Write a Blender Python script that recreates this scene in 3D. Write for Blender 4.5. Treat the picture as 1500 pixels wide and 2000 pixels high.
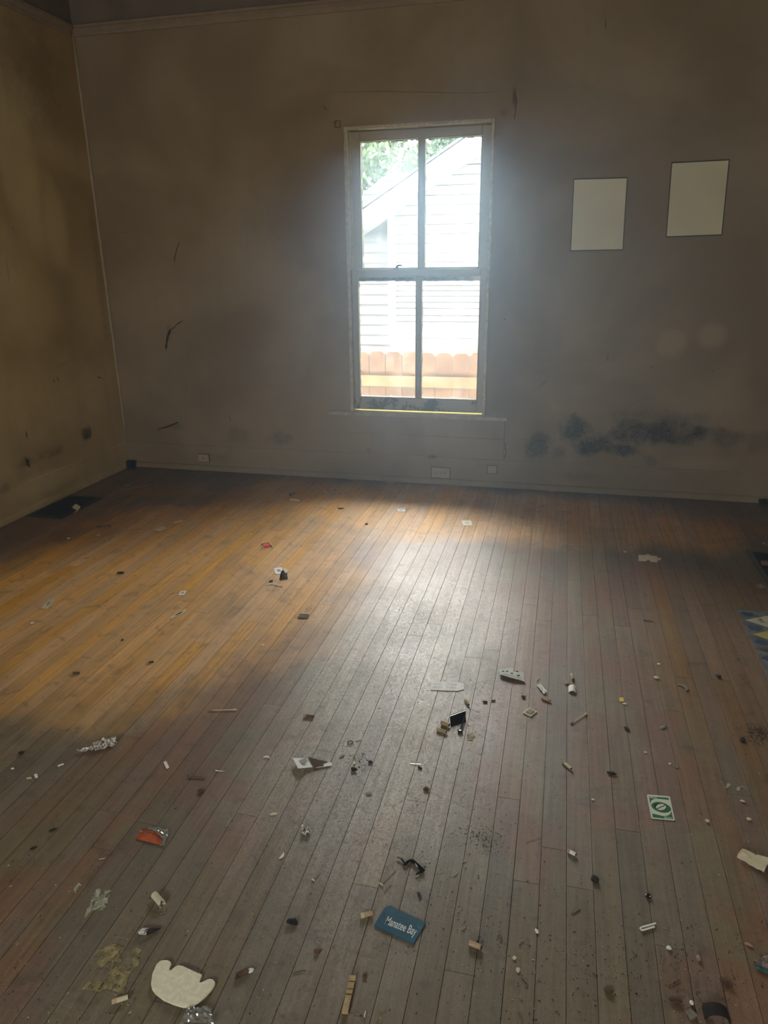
import bpy, bmesh, math, random
from mathutils import Vector, Matrix, noise

for o in list(bpy.data.objects): bpy.data.objects.remove(o)
SC = bpy.context.scene
COL = SC.collection
R = random.Random(7)

# ------------------------------------------------------------------ camera
H = 1.3                                    # eye height
F, YAW, PITCH, ROLL = 1400.95, -0.2415, -0.3334, -0.0120
cy, sy = math.cos(YAW), math.sin(YAW)
FWD = Vector((math.cos(PITCH)*sy, math.cos(PITCH)*cy, math.sin(PITCH)))
r0 = Vector((cy, -sy, 0)); u0 = r0.cross(FWD)
RT = math.cos(ROLL)*r0 + math.sin(ROLL)*u0
UP = -math.sin(ROLL)*r0 + math.cos(ROLL)*u0
cam = bpy.data.cameras.new('camera'); co = bpy.data.objects.new('camera', cam); COL.objects.link(co)
M = Matrix((RT, UP, -FWD)).transposed().to_4x4(); M.translation = Vector((0, 0, H)); co.matrix_world = M
cam.sensor_fit = 'VERTICAL'; cam.sensor_height = 36.0; cam.sensor_width = 27.0
cam.lens = F/2000*36.0; cam.clip_start = 0.02; cam.clip_end = 300
SC.camera = co

# ------------------------------------------------------------------ world, light, exposure
w = bpy.data.worlds.new('sky'); SC.world = w; w.use_nodes = True
bg = w.node_tree.nodes['Background']; bg.inputs[0].default_value = (0.86, 0.95, 1.0, 1); bg.inputs[1].default_value = 38.0
SC.view_settings.view_transform = 'Standard'; SC.view_settings.look = 'None'
SC.view_settings.exposure = 0.0; SC.view_settings.gamma = 1; SC.view_settings.use_curve_mapping = False

XL, XR, YB, YF, ZC = -2.858, 1.19, 4.249, -1.6, 3.05      # room shell
WX0, WX1, WZ0, WZ1 = -1.245, -0.423, 0.436, 2.010         # window hole

def portal(name, loc, rot, sx, sz):
    l = bpy.data.lights.new(name, 'AREA'); l.shape = 'RECTANGLE'; l.size = sx; l.size_y = sz
    l.cycles.is_portal = True
    o = bpy.data.objects.new(name, l); COL.objects.link(o); o.location = loc; o.rotation_euler = rot
portal('window_portal', ((WX0+WX1)/2, YB+0.13, (WZ0+WZ1)/2), (-math.pi/2, 0, 0), WX1-WX0, WZ1-WZ0)
portal('rear_fill_portal', (-0.9, YF-0.12, 1.45), (math.pi/2, 0, 0), .8, .7)  # unseen opening added behind the camera to fill the room with sky light

# ------------------------------------------------------------------ helpers
def ray(px, py):
    return (px-750)/F*RT - (py-1000)/F*UP + FWD
def at(px, py, z=0.0):                       # point of the floor seen at that spot
    d = ray(px, py); t = (z-H)/d.z
    return Vector((d.x*t, d.y*t, z))
def onwall(px, py, y=YB):
    d = ray(px, py); t = y/d.y
    return Vector((d.x*t, y, H+d.z*t))
def onleft(px, py):
    d = ray(px, py); t = XL/d.x
    return Vector((XL, d.y*t, H+d.z*t))

def tag(o, label=None, cat=None, group=None, kind=None):
    if label: o['label'] = label
    if cat: o['category'] = cat
    if group: o['group'] = group
    if kind: o['kind'] = kind
    return o
def empty(name, loc, label=None, cat=None, group=None, kind=None):
    o = bpy.data.objects.new(name, None); COL.objects.link(o); o.location = loc; o.empty_display_size = .05
    return tag(o, label, cat, group, kind)
def obj(name, bm, mat, parent=None, smooth=False, origin=None):
    """link bm (world coordinates) as one mesh object with its origin at its base"""
    if not isinstance(bm, bmesh.types.BMesh):
        v, f = bm; b = bmesh.new()
        vs = [b.verts.new(p) for p in v]
        for q in f:
            try: b.faces.new([vs[i] for i in q])
            except ValueError: pass
        bm = b
    bmesh.ops.recalc_face_normals(bm, faces=bm.faces)
    if origin is None:
        if parent is not None: origin = parent.matrix_world.translation if parent.parent is None else None
        if parent is not None and parent.parent is None: origin = Vector(parent.location)
        elif parent is not None: origin = Vector(parent['_o']) if '_o' in parent else Vector((0, 0, 0))
        else:
            xs = [v.co for v in bm.verts]
            origin = Vector(((min(v.x for v in xs)+max(v.x for v in xs))/2, (min(v.y for v in xs)+max(v.y for v in xs))/2, min(v.z for v in xs)))
    bmesh.ops.translate(bm, verts=bm.verts, vec=-origin)
    me = bpy.data.meshes.new(name); bm.to_mesh(me); bm.free()
    if mat: me.materials.append(mat)
    if smooth:
        for p in me.polygons: p.use_smooth = True
    o = bpy.data.objects.new(name, me); COL.objects.link(o)
    if parent is None: o.location = origin
    else:
        o.parent = parent
        if parent.parent is not None: pass
    return o
# children are built relative to their top-level thing, so a sub-part keeps a zero offset too
def sub(name, bm, mat, part, smooth=False):
    root = part
    while root.parent: root = root.parent
    o = obj(name, bm, mat, None, smooth, origin=Vector(root.location)); o.location = (0, 0, 0); o.parent = part
    return o

def box(bm, x0, x1, y0, y1, z0, z1, bev=0):
    r = bmesh.ops.create_cube(bm, size=1)
    vs = r['verts']
    bmesh.ops.scale(bm, verts=vs, vec=(x1-x0, y1-y0, z1-z0))
    bmesh.ops.translate(bm, verts=vs, vec=((x0+x1)/2, (y0+y1)/2, (z0+z1)/2))
    if bev:
        es = list({e for v in vs for e in v.link_edges})
        bmesh.ops.bevel(bm, geom=es, offset=bev, segments=1, affect='EDGES')
    return bm
def B(*a, bev=0): return box(bmesh.new(), *a, bev=bev)
def prism(bm, pts, up):
    """pts: list of Vectors (planar outline), extruded along vector up"""
    a = [bm.verts.new(p) for p in pts]; b = [bm.verts.new(p+up) for p in pts]
    n = len(pts)
    bm.faces.new(a[::-1]); bm.faces.new(b)
    for i in range(n): bm.faces.new((a[i], a[(i+1) % n], b[(i+1) % n], b[i]))
    return bm
def tube(bm, pts, r, seg=8, r2=None, cap=True):
    pts = [Vector(p) for p in pts]; rings = []
    n = len(pts)
    for i, p in enumerate(pts):
        t = (pts[min(i+1, n-1)]-pts[max(i-1, 0)]).normalized()
        a = t.cross(Vector((0, 0, 1)))
        if a.length < 1e-4: a = Vector((1, 0, 0))
        a.normalize(); b = t.cross(a)
        rr = r[i] if isinstance(r, (list, tuple)) else r
        rings.append([bm.verts.new(p+rr*(math.cos(2*math.pi*k/seg)*a+math.sin(2*math.pi*k/seg)*b)) for k in range(seg)])
    for i in range(n-1):
        for k in range(seg):
            bm.faces.new((rings[i][k], rings[i][(k+1) % seg], rings[i+1][(k+1) % seg], rings[i+1][k]))
    if cap:
        bm.faces.new(rings[0][::-1]); bm.faces.new(rings[-1])
    return bm

# ------------------------------------------------------------------ materials
def newmat(name):
    m = bpy.data.materials.new(name); m.use_nodes = True
    nt = m.node_tree; nt.nodes.clear()
    out = nt.nodes.new('ShaderNodeOutputMaterial'); p = nt.nodes.new('ShaderNodeBsdfPrincipled')
    nt.links.new(p.outputs[0], out.inputs[0])
    return m, nt, p
class G:
    """tiny node-graph helper"""
    def __init__(s, nt): s.nt = nt
    def n(s, t, **k):
        x = s.nt.nodes.new(t)
        for a, b in k.items(): setattr(x, a, b)
        return x
    def put(s, sock, v):
        if hasattr(v, 'is_output') or isinstance(v, bpy.types.NodeSocket): s.nt.links.new(v, sock)
        elif isinstance(v, (tuple, list)) and len(v) == 3 and sock.type == 'RGBA': sock.default_value = (*v, 1)
        else: sock.default_value = v
    def math(s, op, a, b=0.0, c=0.0, clamp=False):
        x = s.n('ShaderNodeMath', operation=op, use_clamp=clamp); s.put(x.inputs[0], a); s.put(x.inputs[1], b); s.put(x.inputs[2], c); return x.outputs[0]
    def mix(s, f, a, b, mode='MIX'):
        x = s.n('ShaderNodeMix', data_type='RGBA', blend_type=mode); s.put(x.inputs[0], f); s.put(x.inputs[6], a); s.put(x.inputs[7], b); return x.outputs[2]
    def pos(s): return s.n('ShaderNodeNewGeometry').outputs['Position']
    def xyz(s, v):
        x = s.n('ShaderNodeSeparateXYZ'); s.put(x.inputs[0], v); return x.outputs
    def comb(s, a, b, c):
        x = s.n('ShaderNodeCombineXYZ'); s.put(x.inputs[0], a); s.put(x.inputs[1], b); s.put(x.inputs[2], c); return x.outputs[0]
    def scale(s, v, sc, off=(0, 0, 0)):
        x = s.n('ShaderNodeMapping'); s.put(x.inputs[0], v); x.inputs['Scale'].default_value = sc; x.inputs['Location'].default_value = off; return x.outputs[0]
    def noise(s, v, sc, det=4, rough=.55, dist=0):
        x = s.n('ShaderNodeTexNoise'); s.put(x.inputs['Vector'], v); x.inputs['Scale'].default_value = sc
        x.inputs['Detail'].default_value = det; x.inputs['Roughness'].default_value = rough; x.inputs['Distortion'].default_value = dist
        return x.outputs[0]
    def ss(s, v, a, b, lo=0.0, hi=1.0):
        x = s.n('ShaderNodeMapRange', interpolation_type='SMOOTHSTEP'); s.put(x.inputs[0], v)
        x.inputs[1].default_value = a; x.inputs[2].default_value = b; x.inputs[3].default_value = lo; x.inputs[4].default_value = hi; return x.outputs[0]
    def blob(s, xz, cx, cz, rx, rz, wob=None, soft=.7):
        """soft ellipse mask in two coordinates"""
        a = s.math('DIVIDE', s.math('SUBTRACT', xz[0], cx), rx); b = s.math('DIVIDE', s.math('SUBTRACT', xz[1], cz), rz)
        d = s.math('ADD', s.math('MULTIPLY', a, a), s.math('MULTIPLY', b, b))
        if wob is not None: d = s.math('ADD', d, wob)
        return s.ss(d, 1.0, 1.0-soft)
def plain(name, col, rough=.6, spec=.5, metal=0, bump=0, bs=200, var=0):
    m, nt, p = newmat(name); g = G(nt)
    c = col
    if var:
        n = g.noise(g.pos(), bs*.4, 3); c = g.mix(g.ss(n, .35, .7), tuple(x*(1-var) for x in col), tuple(min(1, x*(1+var*.5)) for x in col))
        g.put(p.inputs['Base Color'], c)
    else: p.inputs['Base Color'].default_value = (*col, 1)
    p.inputs['Roughness'].default_value = rough; p.inputs['Specular IOR Level'].default_value = spec; p.inputs['Metallic'].default_value = metal
    if bump:
        b = g.n('ShaderNodeBump'); b.inputs['Strength'].default_value = bump; b.inputs['Distance'].default_value = .002
        g.put(b.inputs['Height'], g.noise(g.pos(), bs, 4)); nt.links.new(b.outputs[0], p.inputs['Normal'])
    return m

def wall_mat(name, base, dark, axis):
    """aged cream plaster paint: blotches, runs, mould and darker patches at their own places"""
    m, nt, p = newmat(name); g = G(nt); P = g.pos(); X = g.xyz(P)
    u = X[0] if axis == 'x' else X[1]; v = X[2]
    c2 = g.comb(u, v, 0.0)
    big = g.noise(c2, 1.3, 4, .6, .4)
    c = g.mix(g.ss(big, .35, .68), dark, base)
    runs = g.noise(g.scale(c2, (7, .55, 1)), 1.0, 4, .6, .3)
    c = g.mix(g.math('MULTIPLY', g.ss(runs, .5, .72), .45 if axis == 'y' else .22), c, tuple(x*.55 for x in base))
    fine = g.noise(c2, 60, 5, .7)
    c = g.mix(g.ss(fine, .3, .75, 0, .16), c, tuple(x*.5 for x in base))
    wob = g.math('MULTIPLY', g.math('SUBTRACT', g.noise(c2, 7, 6, .75), .5), 4.0)
    gr = g.noise(c2, 130, 4, .75)
    gr2 = g.noise(c2, 38, 4, .7)
    mold_dark = None
    for cx, cz, rx, rz, st in (MOLD_X if axis == 'x' else MOLD_DARK_Y):
        b = g.math('MULTIPLY', g.blob((u, v), cx, cz, rx, rz, wob, 1.1), st)
        mold_dark = b if mold_dark is None else g.math('MAXIMUM', mold_dark, b)
    speck = g.math('ADD', g.math('MULTIPLY', g.ss(gr, .40, .52), .65), g.math('MULTIPLY', g.ss(gr2, .38, .56), .35))
    mk = g.math('MULTIPLY', mold_dark, g.math('ADD', g.math('MULTIPLY', speck, .9), .25), clamp=True)
    c = g.mix(mk, c, (.030, .032, .020))
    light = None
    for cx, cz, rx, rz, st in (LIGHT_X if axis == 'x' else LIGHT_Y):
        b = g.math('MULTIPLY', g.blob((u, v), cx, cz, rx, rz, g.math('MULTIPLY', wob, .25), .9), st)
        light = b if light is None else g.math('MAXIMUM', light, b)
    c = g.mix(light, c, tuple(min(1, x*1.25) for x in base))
    g.put(p.inputs['Base Color'], c); p.inputs['Roughness'].default_value = .62; p.inputs['Specular IOR Level'].default_value = .3
    b = g.n('ShaderNodeBump'); b.inputs['Strength'].default_value = .35; b.inputs['Distance'].default_value = .004
    g.put(b.inputs['Height'], g.math('ADD', g.noise(c2, 18, 5, .6), g.math('MULTIPLY', fine, .3))); nt.links.new(b.outputs[0], p.inputs['Normal'])
    return m
def wx(px, py):
    q = onwall(px, py); return q.x, q.z
def wy(px, py):
    q = onleft(px, py); return q.y, q.z
def wb(px, py, rx, rz, st): return (*wx(px, py), rx, rz, st)
def wl(px, py, rx, rz, st): return (*wy(px, py), rx, rz, st)
MOLD_X = [wb(1050, 868, .09, .10, .8), wb(1125, 838, .12, .10, 1), wb(1160, 868, .14, .08, 1), wb(1210, 878, .14, .05, .9), wb(1250, 845, .20, .10, .9), wb(1300, 838, .20, .09, .9),
          wb(1340, 850, .17, .07, .9), wb(1420, 855, .16, .07, .6), wb(1290, 815, .3, .05, .35), wb(1480, 865, .12, .08, .35), wb(1130, 930, .13, .03, .35),
          wb(1090, 885, .05, .05, .6), wb(1270, 900, .05, .04, .4),
          wb(545, 855, .10, .06, .45), wb(340, 832, .10, .035, .5), wb(460, 850, .12, .08, .3), wb(845, 892, .03, .02, .6), wb(430, 895, .10, .05, .3),
          wb(330, 650, .02, .06, .4), wb(655, 240, .02, .02, .5), wb(1005, 190, .012, .06, .6), wb(985, 220, .02, .02, .5), wb(720, 880, .02, .02, .3)]
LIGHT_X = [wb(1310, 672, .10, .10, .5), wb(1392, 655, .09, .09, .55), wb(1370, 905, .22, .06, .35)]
MOLD_DARK_Y = [wl(170, 848, .055, .055, .85), wl(100, 885, .13, .045, .5), wl(50, 905, .10, .04, .5), wl(55, 900, .03, .03, .8), wl(110, 738, .02, .03, .5),
          wl(10, 955, .05, .03, .4), wl(52, 848, .015, .03, .5), wl(195, 550, .05, .5, .3), wl(60, 130, .35, .4, .3)]  # last two: broad darker areas beside the corner and high up
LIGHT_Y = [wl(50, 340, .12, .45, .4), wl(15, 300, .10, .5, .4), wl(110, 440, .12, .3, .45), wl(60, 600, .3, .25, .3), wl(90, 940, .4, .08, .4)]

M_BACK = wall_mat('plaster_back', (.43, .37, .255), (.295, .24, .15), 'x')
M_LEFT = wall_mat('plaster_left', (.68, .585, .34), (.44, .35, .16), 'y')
M_CEIL = plain('ceiling_paint', (.34, .30, .22), .8, bump=.2, bs=20, var=.2)
M_TRIM = plain('trim_paint', (.50, .46, .36), .45, .4, bump=.25, bs=60, var=.15)
M_TRIMD = plain('rail_paint', (.36, .31, .23), .5, .4, bump=.25, bs=60, var=.15)
M_FRIEZE = plain('frieze_paint', (.24, .21, .17), .7, .3, bump=.2, bs=20, var=.15)

def sash_mat():
    m, nt, p = newmat('peeling_sash_paint'); g = G(nt); P = g.pos()
    n = g.noise(P, 14, 6, .7, .3); z = g.xyz(P)[2]
    low = g.ss(z, .60, .46, 0, .16)
    f = g.ss(g.math('ADD', n, low), .66, .69)
    c = g.mix(f, (.44, .42, .35), (.17, .155, .13))
    g.put(p.inputs['Base Color'], c); p.inputs['Roughness'].default_value = .42
    b = g.n('ShaderNodeBump'); b.inputs['Strength'].default_value = .5; b.inputs['Distance'].default_value = .002
    g.put(b.inputs['Height'], g.math('SUBTRACT', g.noise(P, 90, 4), f)); nt.links.new(b.outputs[0], p.inputs['Normal'])
    return m
M_SASH = sash_mat()
M_BEAD = plain('stop_bead_paint', (.62, .58, .42), .45, .4, bump=.3, bs=120, var=.2)

def floor_mat(board=True):
    m, nt, p = newmat('oak_floor' if board else 'subfloor'); g = G(nt); P = g.pos(); X = g.xyz(P); x, y = X[0], X[1]
    P2 = g.comb(x, y, 0.0)
    info = g.n('ShaderNodeObjectInfo').outputs['Random']
    wn = g.n('ShaderNodeTexWhiteNoise', noise_dimensions='1D'); g.put(wn.inputs['W'], info); rnd2 = wn.outputs[0]
    grain = g.noise(g.scale(g.comb(x, g.math('ADD', y, g.math('MULTIPLY', info, 31.0)), info), (150, 5, 1)), 1.0, 5, .65, .4)
    grain2 = g.noise(g.scale(P2, (420, 22, 1)), 1.0, 3, .6)
    patch = g.noise(P2, 1.35, 5, .6, .8)
    patch2 = g.noise(g.scale(P2, (1, .6, 1), (3.1, 7.7, 0)), 2.6, 5, .65, .5)
    wobA = g.math('MULTIPLY', g.math('SUBTRACT', g.noise(P2, 2.2, 4, .6), .5), 1.6)
    # finish: amber shellac left, red-brown stain middle-right, bare grey where walked off
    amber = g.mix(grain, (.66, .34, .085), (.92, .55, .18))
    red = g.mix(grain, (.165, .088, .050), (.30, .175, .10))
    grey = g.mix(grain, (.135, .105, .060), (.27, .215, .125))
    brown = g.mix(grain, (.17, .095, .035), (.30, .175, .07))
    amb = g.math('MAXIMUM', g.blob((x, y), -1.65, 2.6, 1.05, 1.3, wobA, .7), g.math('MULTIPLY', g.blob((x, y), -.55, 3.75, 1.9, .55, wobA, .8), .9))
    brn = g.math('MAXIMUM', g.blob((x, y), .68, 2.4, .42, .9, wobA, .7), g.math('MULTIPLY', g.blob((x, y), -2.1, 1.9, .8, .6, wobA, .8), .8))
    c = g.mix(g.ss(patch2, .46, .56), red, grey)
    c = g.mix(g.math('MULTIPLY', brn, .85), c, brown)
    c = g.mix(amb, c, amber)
    worn = g.math('MULTIPLY', g.ss(patch, .56, .70), .45)
    c = g.mix(worn, c, g.mix(.35, grey, red))
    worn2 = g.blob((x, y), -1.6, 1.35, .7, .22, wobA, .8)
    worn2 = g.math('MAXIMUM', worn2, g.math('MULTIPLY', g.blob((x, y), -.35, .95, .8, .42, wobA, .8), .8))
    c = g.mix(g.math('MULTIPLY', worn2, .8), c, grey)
    # scuffs with the window gloss painted pale into the colour; dark stains
    scuff_gloss = g.math('MULTIPLY', g.blob((x, y), -.45, 2.15, .46, 1.45, g.math('MULTIPLY', wobA, .7), 1.0), .9)
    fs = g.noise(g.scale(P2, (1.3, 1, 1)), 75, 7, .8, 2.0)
    c = g.mix(g.math('MULTIPLY', scuff_gloss, g.ss(fs, .42, .56, .05, 1)), c, (.60, .59, .50))
    sc = g.noise(P2, 26, 6, .75, 1.2)
    c = g.mix(g.ss(sc, .60, .70, 0, .35), c, tuple([.30, .26, .19]))
    streak = g.noise(g.scale(g.comb(x, g.math('ADD', y, g.math('MULTIPLY', rnd2, 17.0)), 0.0), (80, 2.4, 1)), 1.0, 6, .7, .6)
    c = g.mix(g.ss(streak, .34, .66, .34, 0), c, (.03, .02, .012))
    for k_, (sx_, sy_) in enumerate(((5, 2.2), (2.4, 6))):
        sn = g.noise(g.scale(P2, (sx_, sy_, 1), (k_*5, 2, 0)), 1.6, 7, .72, 1.4)
        c = g.mix(g.ss(g.math('ABSOLUTE', g.math('SUBTRACT', sn, .5)), .0035, .0012, 0, .30), c, (.55, .50, .38) if k_ else (.02, .015, .01))
    blot = g.noise(P2, 17, 6, .72, .6)
    c = g.mix(g.ss(blot, .52, .68, 0, .45), c, (.05, .036, .022))
    st = g.noise(g.scale(P2, (1, 1, 1), (9, 2, 0)), 5, 6, .7)
    c = g.mix(g.ss(st, .63, .72, 0, .6), c, (.035, .026, .018))
    hv = g.n('ShaderNodeHueSaturation'); g.put(hv.inputs['Value'], g.math('ADD', .88, g.math('MULTIPLY', info, .24)))
    g.put(hv.inputs['Saturation'], g.math('ADD', .85, g.math('MULTIPLY', rnd2, .3))); g.put(hv.inputs['Color'], c)
    c = hv.outputs[0]
    c = g.mix(g.ss(g.noise(P2, 300, 3, .6), .62, .68, 0, .8), c, (.02, .016, .012))
    g.put(p.inputs['Base Color'], c)
    rg = g.noise(P2, 3.3, 5, .65); rg2 = g.noise(g.scale(P2, (1.6, 1, 1)), 110, 6, .8, 1.5)
    r = g.math('ADD', g.math('ADD', .33, g.math('MULTIPLY', g.ss(rg, .3, .7), .08)), g.math('MULTIPLY', g.ss(rg2, .36, .62), .30))
    r = g.math('SUBTRACT', r, g.math('MULTIPLY', amb, -.10))
    g.put(p.inputs['Roughness'], r); p.inputs['Specular IOR Level'].default_value = .85
    b = g.n('ShaderNodeBump'); b.inputs['Strength'].default_value = .6; b.inputs['Distance'].default_value = .0007
    hgt = g.math('ADD', g.math('MULTIPLY', rg2, .9), g.math('ADD', g.math('MULTIPLY', grain, .6), g.math('MULTIPLY', grain2, .5)))
    g.put(b.inputs['Height'], hgt); nt.links.new(b.outputs[0], p.inputs['Normal'])
    return m
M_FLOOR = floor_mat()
M_SUB = plain('dark_subfloor', (.03, .022, .015), .9)

# ------------------------------------------------------------------ room shell
def struct(name, bm, mat, parent=None, smooth=False):
    o = obj(name, bm, mat, parent, smooth, origin=None if parent is not None else Vector((0, 0, 0)))
    if parent is None: o['kind'] = 'structure'
    return o
T = .14
bm = bmesh.new()
box(bm, XL-T, WX0, YB, YB+T, -.2, ZC); box(bm, WX1, XR+T, YB, YB+T, -.2, ZC)
box(bm, WX0, WX1, YB, YB+T, -.2, WZ0-.012); box(bm, WX0, WX1, YB, YB+T, WZ1, ZC)
wall_back = struct('wall_back', bm, M_BACK)
wall_left = struct('wall_left', B(XL-T, XL, YF-T, YB, -.2, ZC), M_LEFT)
wall_right = struct('wall_right', B(XR, XR+T, YF-T, YB, -.2, ZC), M_LEFT)
DX0, DX1 = -1.3, -.5
bm = bmesh.new()
box(bm, XL-T, DX0, YF-T, YF, -.2, ZC); box(bm, DX1, XR+T, YF-T, YF, -.2, ZC); box(bm, DX0, DX1, YF-T, YF, 1.8, ZC); box(bm, DX0, DX1, YF-T, YF, -.2, 1.1)  # high opening added in this unseen wall for fill light
wall_front = struct('wall_front', bm, M_BACK)
ceiling = struct('ceiling', B(XL-T, XR+T, YF-T, YB+T, ZC, ZC+.15), M_CEIL)

floor = struct('floor', B(XL-T, XR+T, YF-T, YB+T, -.2, -.012), M_SUB)
BW = .0576; x = -.142-BW*48
LINX0 = .70
HEARTH = None
while x < XR:
    x0, x1 = max(x, XL+.001), min(x+BW, XR-.001)
    if x1-x0 > .01:
        y = YF + R.uniform(-1.2, 0)
        while y < YB:
            L = R.uniform(1.1, 2.6); y0, y1 = max(y, YF), min(y+L, YB)
            if y1-y0 > .05:
                g_ = .00055
                bm = bmesh.new(); c = .0004
                X0, X1, Y0, Y1 = x0+g_, x1-g_, y0+g_, y1-g_
                tlt = R.uniform(-.00012, .00012); tl2 = R.uniform(-.00012, .00012)
                lo = [bm.verts.new(q) for q in ((X0, Y0, -.0115), (X1, Y0, -.0115), (X1, Y1, -.0115), (X0, Y1, -.0115))]
                md = [bm.verts.new(q) for q in ((X0, Y0, -c), (X1, Y0, -c), (X1, Y1, -c), (X0, Y1, -c))]
                tp = [bm.verts.new(q) for q in ((X0+c, Y0+c, -.0003-tlt), (X1-c, Y0+c, -.0003+tlt), (X1-c, Y1-c, -.0003+tl2), (X0+c, Y1-c, -.0003-tl2))]
                for a, b_ in ((lo, md), (md, tp)):
                    for k in range(4): bm.faces.new((a[k], a[(k+1) % 4], b_[(k+1) % 4], b_[k]))
                bm.faces.new(tp)
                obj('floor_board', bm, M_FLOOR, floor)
            y += L
    x += BW

# baseboards (nearly flush, one board high) with shoe moulding
def mold_run(pts, prof):
    """prof: (depth from wall, z) outline swept along straight wall run p0->p1 with inward normal n"""
    p0, p1, n = pts; bm = bmesh.new()
    a = [bm.verts.new(Vector(p0)+Vector(n)*d+Vector((0, 0, z))) for d, z in prof]
    b = [bm.verts.new(Vector(p1)+Vector(n)*d+Vector((0, 0, z))) for d, z in prof]
    k = len(prof)
    for i in range(k): bm.faces.new((a[i], a[(i+1) % k], b[(i+1) % k], b[i]))
    bm.faces.new(a); bm.faces.new(b[::-1]); return bm
base_prof = [(0, 0), (.006, 0), (.006, .166), (.003, .170), (0, .170)]
shoe = [(0, 0), (.020, 0), (.020, .010), (.017, .022), (.012, .030), (.006, .033), (0, .034)]
struct('baseboard_back', mold_run(((XL, YB, 0), (XR, YB, 0), (0, -1, 0)), base_prof), M_BACK)
struct('baseboard_left', mold_run(((XL, YF, 0), (XL, YB-.006, 0), (1, 0, 0)), base_prof), M_LEFT)
struct('trim_shoe_back', mold_run(((XL+.006, YB-.006, .0006), (XR, YB-.006, .0006), (0, -1, 0)), shoe), M_BACK)
struct('trim_shoe_left', mold_run(((XL+.006, YF, .0006), (XL+.006, YB-.026, .0006), (1, 0, 0)), shoe), M_LEFT)
struct('baseboard_right', mold_run(((XR, YF, 0), (XR, YB-.006, 0), (-1, 0, 0)), base_prof), M_LEFT)
rail = [(0, 0), (.008, 0), (.014, .012), (.014, .020), (.026, .034), (.034, .038), (.034, .050), (.026, .056), (0, .056)]
RZ = 2.552
struct('trim_picture_rail_back', mold_run(((XL, YB, RZ), (XR, YB, RZ), (0, -1, 0)), rail), M_TRIMD)
struct('trim_picture_rail_left', mold_run(((XL, YF, RZ), (XL, YB-.034, RZ), (1, 0, 0)), rail), M_TRIMD)
struct('trim_frieze_back', B(XL, XR, YB-.006, YB-.0005, RZ+.056, ZC), M_FRIEZE)
struct('trim_frieze_left', B(XL+.0005, XL+.006, YF, YB-.006, RZ+.056, ZC), M_FRIEZE)
bm = tube(bmesh.new(), [(XL+.004, YB-.004, .17+i*.2) for i in range(12)]+[(XL+.004, YB-.004, RZ)], .009, 8)
struct('trim_corner_bead', bm, M_TRIM, smooth=True)

# ------------------------------------------------------------------ window
win = empty('window_1', ((WX0+WX1)/2, YB, WZ0), kind='structure')
def W(name, bm, mat, lab=None, smooth=False):
    o = obj(name, bm, mat, win, smooth)
    if lab: o['label'] = lab
    return o
JT = .012
W('jamb', B(WX0, WX0+JT, YB-.002, YB+T, WZ0, WZ1), M_SASH)
W('jamb', B(WX1-JT, WX1, YB-.002, YB+T, WZ0, WZ1), M_SASH)
W('head_jamb', B(WX0+JT, WX1-JT, YB-.002, YB+T, WZ1-JT, WZ1), M_SASH)
for xa, xb in ((WX0-.004, WX0+.014), (WX1-.014, WX1+.004)):
    W('stop_bead', B(xa, xb, YB-.010, YB+.016, WZ0, WZ1+.004, bev=.003), M_BEAD)
W('stop_bead', B(WX0+.014, WX1-.014, YB-.010, YB+.016, WZ1-.014, WZ1+.004, bev=.003), M_BEAD)
W('parting_bead', B(WX0+JT, WX0+JT+.008, YB+.052, YB+.060, WZ0, WZ1-JT), M_BEAD)
W('parting_bead', B(WX1-JT-.008, WX1-JT, YB+.052, YB+.060, WZ0, WZ1-JT), M_BEAD)
W('exterior_sill', B(WX0-.05, WX1+.05, YB+.018, YB+T+.06, WZ0-.035, WZ0-.001), plain('sill_painted_light', (.12, .09, .014), .9, .05, bump=.3, bs=80))  # yellow of the lit sill is painted into its colour
W('stool', B(-1.389, -.284, YB-.035, YB+.018, WZ0-.024, WZ0+.001, bev=.004), M_TRIM)
W('apron', B(-1.366, -.300, YB-.014, YB-.0004, WZ0-.135, WZ0-.024, bev=.002), M_BACK)
W('skirting_panel', B(-1.10, -.300, YB-.009, YB-.0004, .172, WZ0-.137, bev=.002), M_BACK)

def glass_mat():
    m = bpy.data.materials.new('dusty_old_glass'); m.use_nodes = True; nt = m.node_tree; nt.nodes.clear(); g = G(nt)
    out = g.n('ShaderNodeOutputMaterial'); tr = g.n('ShaderNodeBsdfTransparent'); gl = g.n('ShaderNodeBsdfGlossy'); tl = g.n('ShaderNodeBsdfTranslucent')
    gl.inputs['Roughness'].default_value = .08
    tl.inputs['Color'].default_value = (.93, .96, .90, 1)
    fr = g.n('ShaderNodeFresnel'); fr.inputs[0].default_value = 1.25
    m1 = g.n('ShaderNodeMixShader'); g.put(m1.inputs[0], fr.outputs[0]); nt.links.new(tr.outputs[0], m1.inputs[1]); nt.links.new(gl.outputs[0], m1.inputs[2])
    dirt = g.math('ADD', .012, g.math('MULTIPLY', g.ss(g.noise(g.pos(), 9, 6, .7), .45, .75), .03))
    m2 = g.n('ShaderNodeMixShader'); g.put(m2.inputs[0], dirt); nt.links.new(m1.outputs[0], m2.inputs[1]); nt.links.new(tl.outputs[0], m2.inputs[2])
    nt.links.new(m2.outputs[0], out.inputs[0]); return m
M_GLASS = glass_mat()
M_PUTTY = plain('crumbling_glazing_putty', (.23, .27, .24), .8, bump=.8, bs=90, var=.5)
def ragged(x0, x1, zt, zb, y, amp, seed, th=.004):
    rr = random.Random(seed); n = max(4, int(abs(x1-x0)/.009)); pts = []
    for i in range(n+1): pts.append(Vector((x0+(x1-x0)*i/n, y, zb-rr.random()**2*amp)))
    top = [Vector((x1, y, zt)), Vector((x0, y, zt))]
    return prism(bmesh.new(), pts+top, Vector((0, th, 0)))
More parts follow.
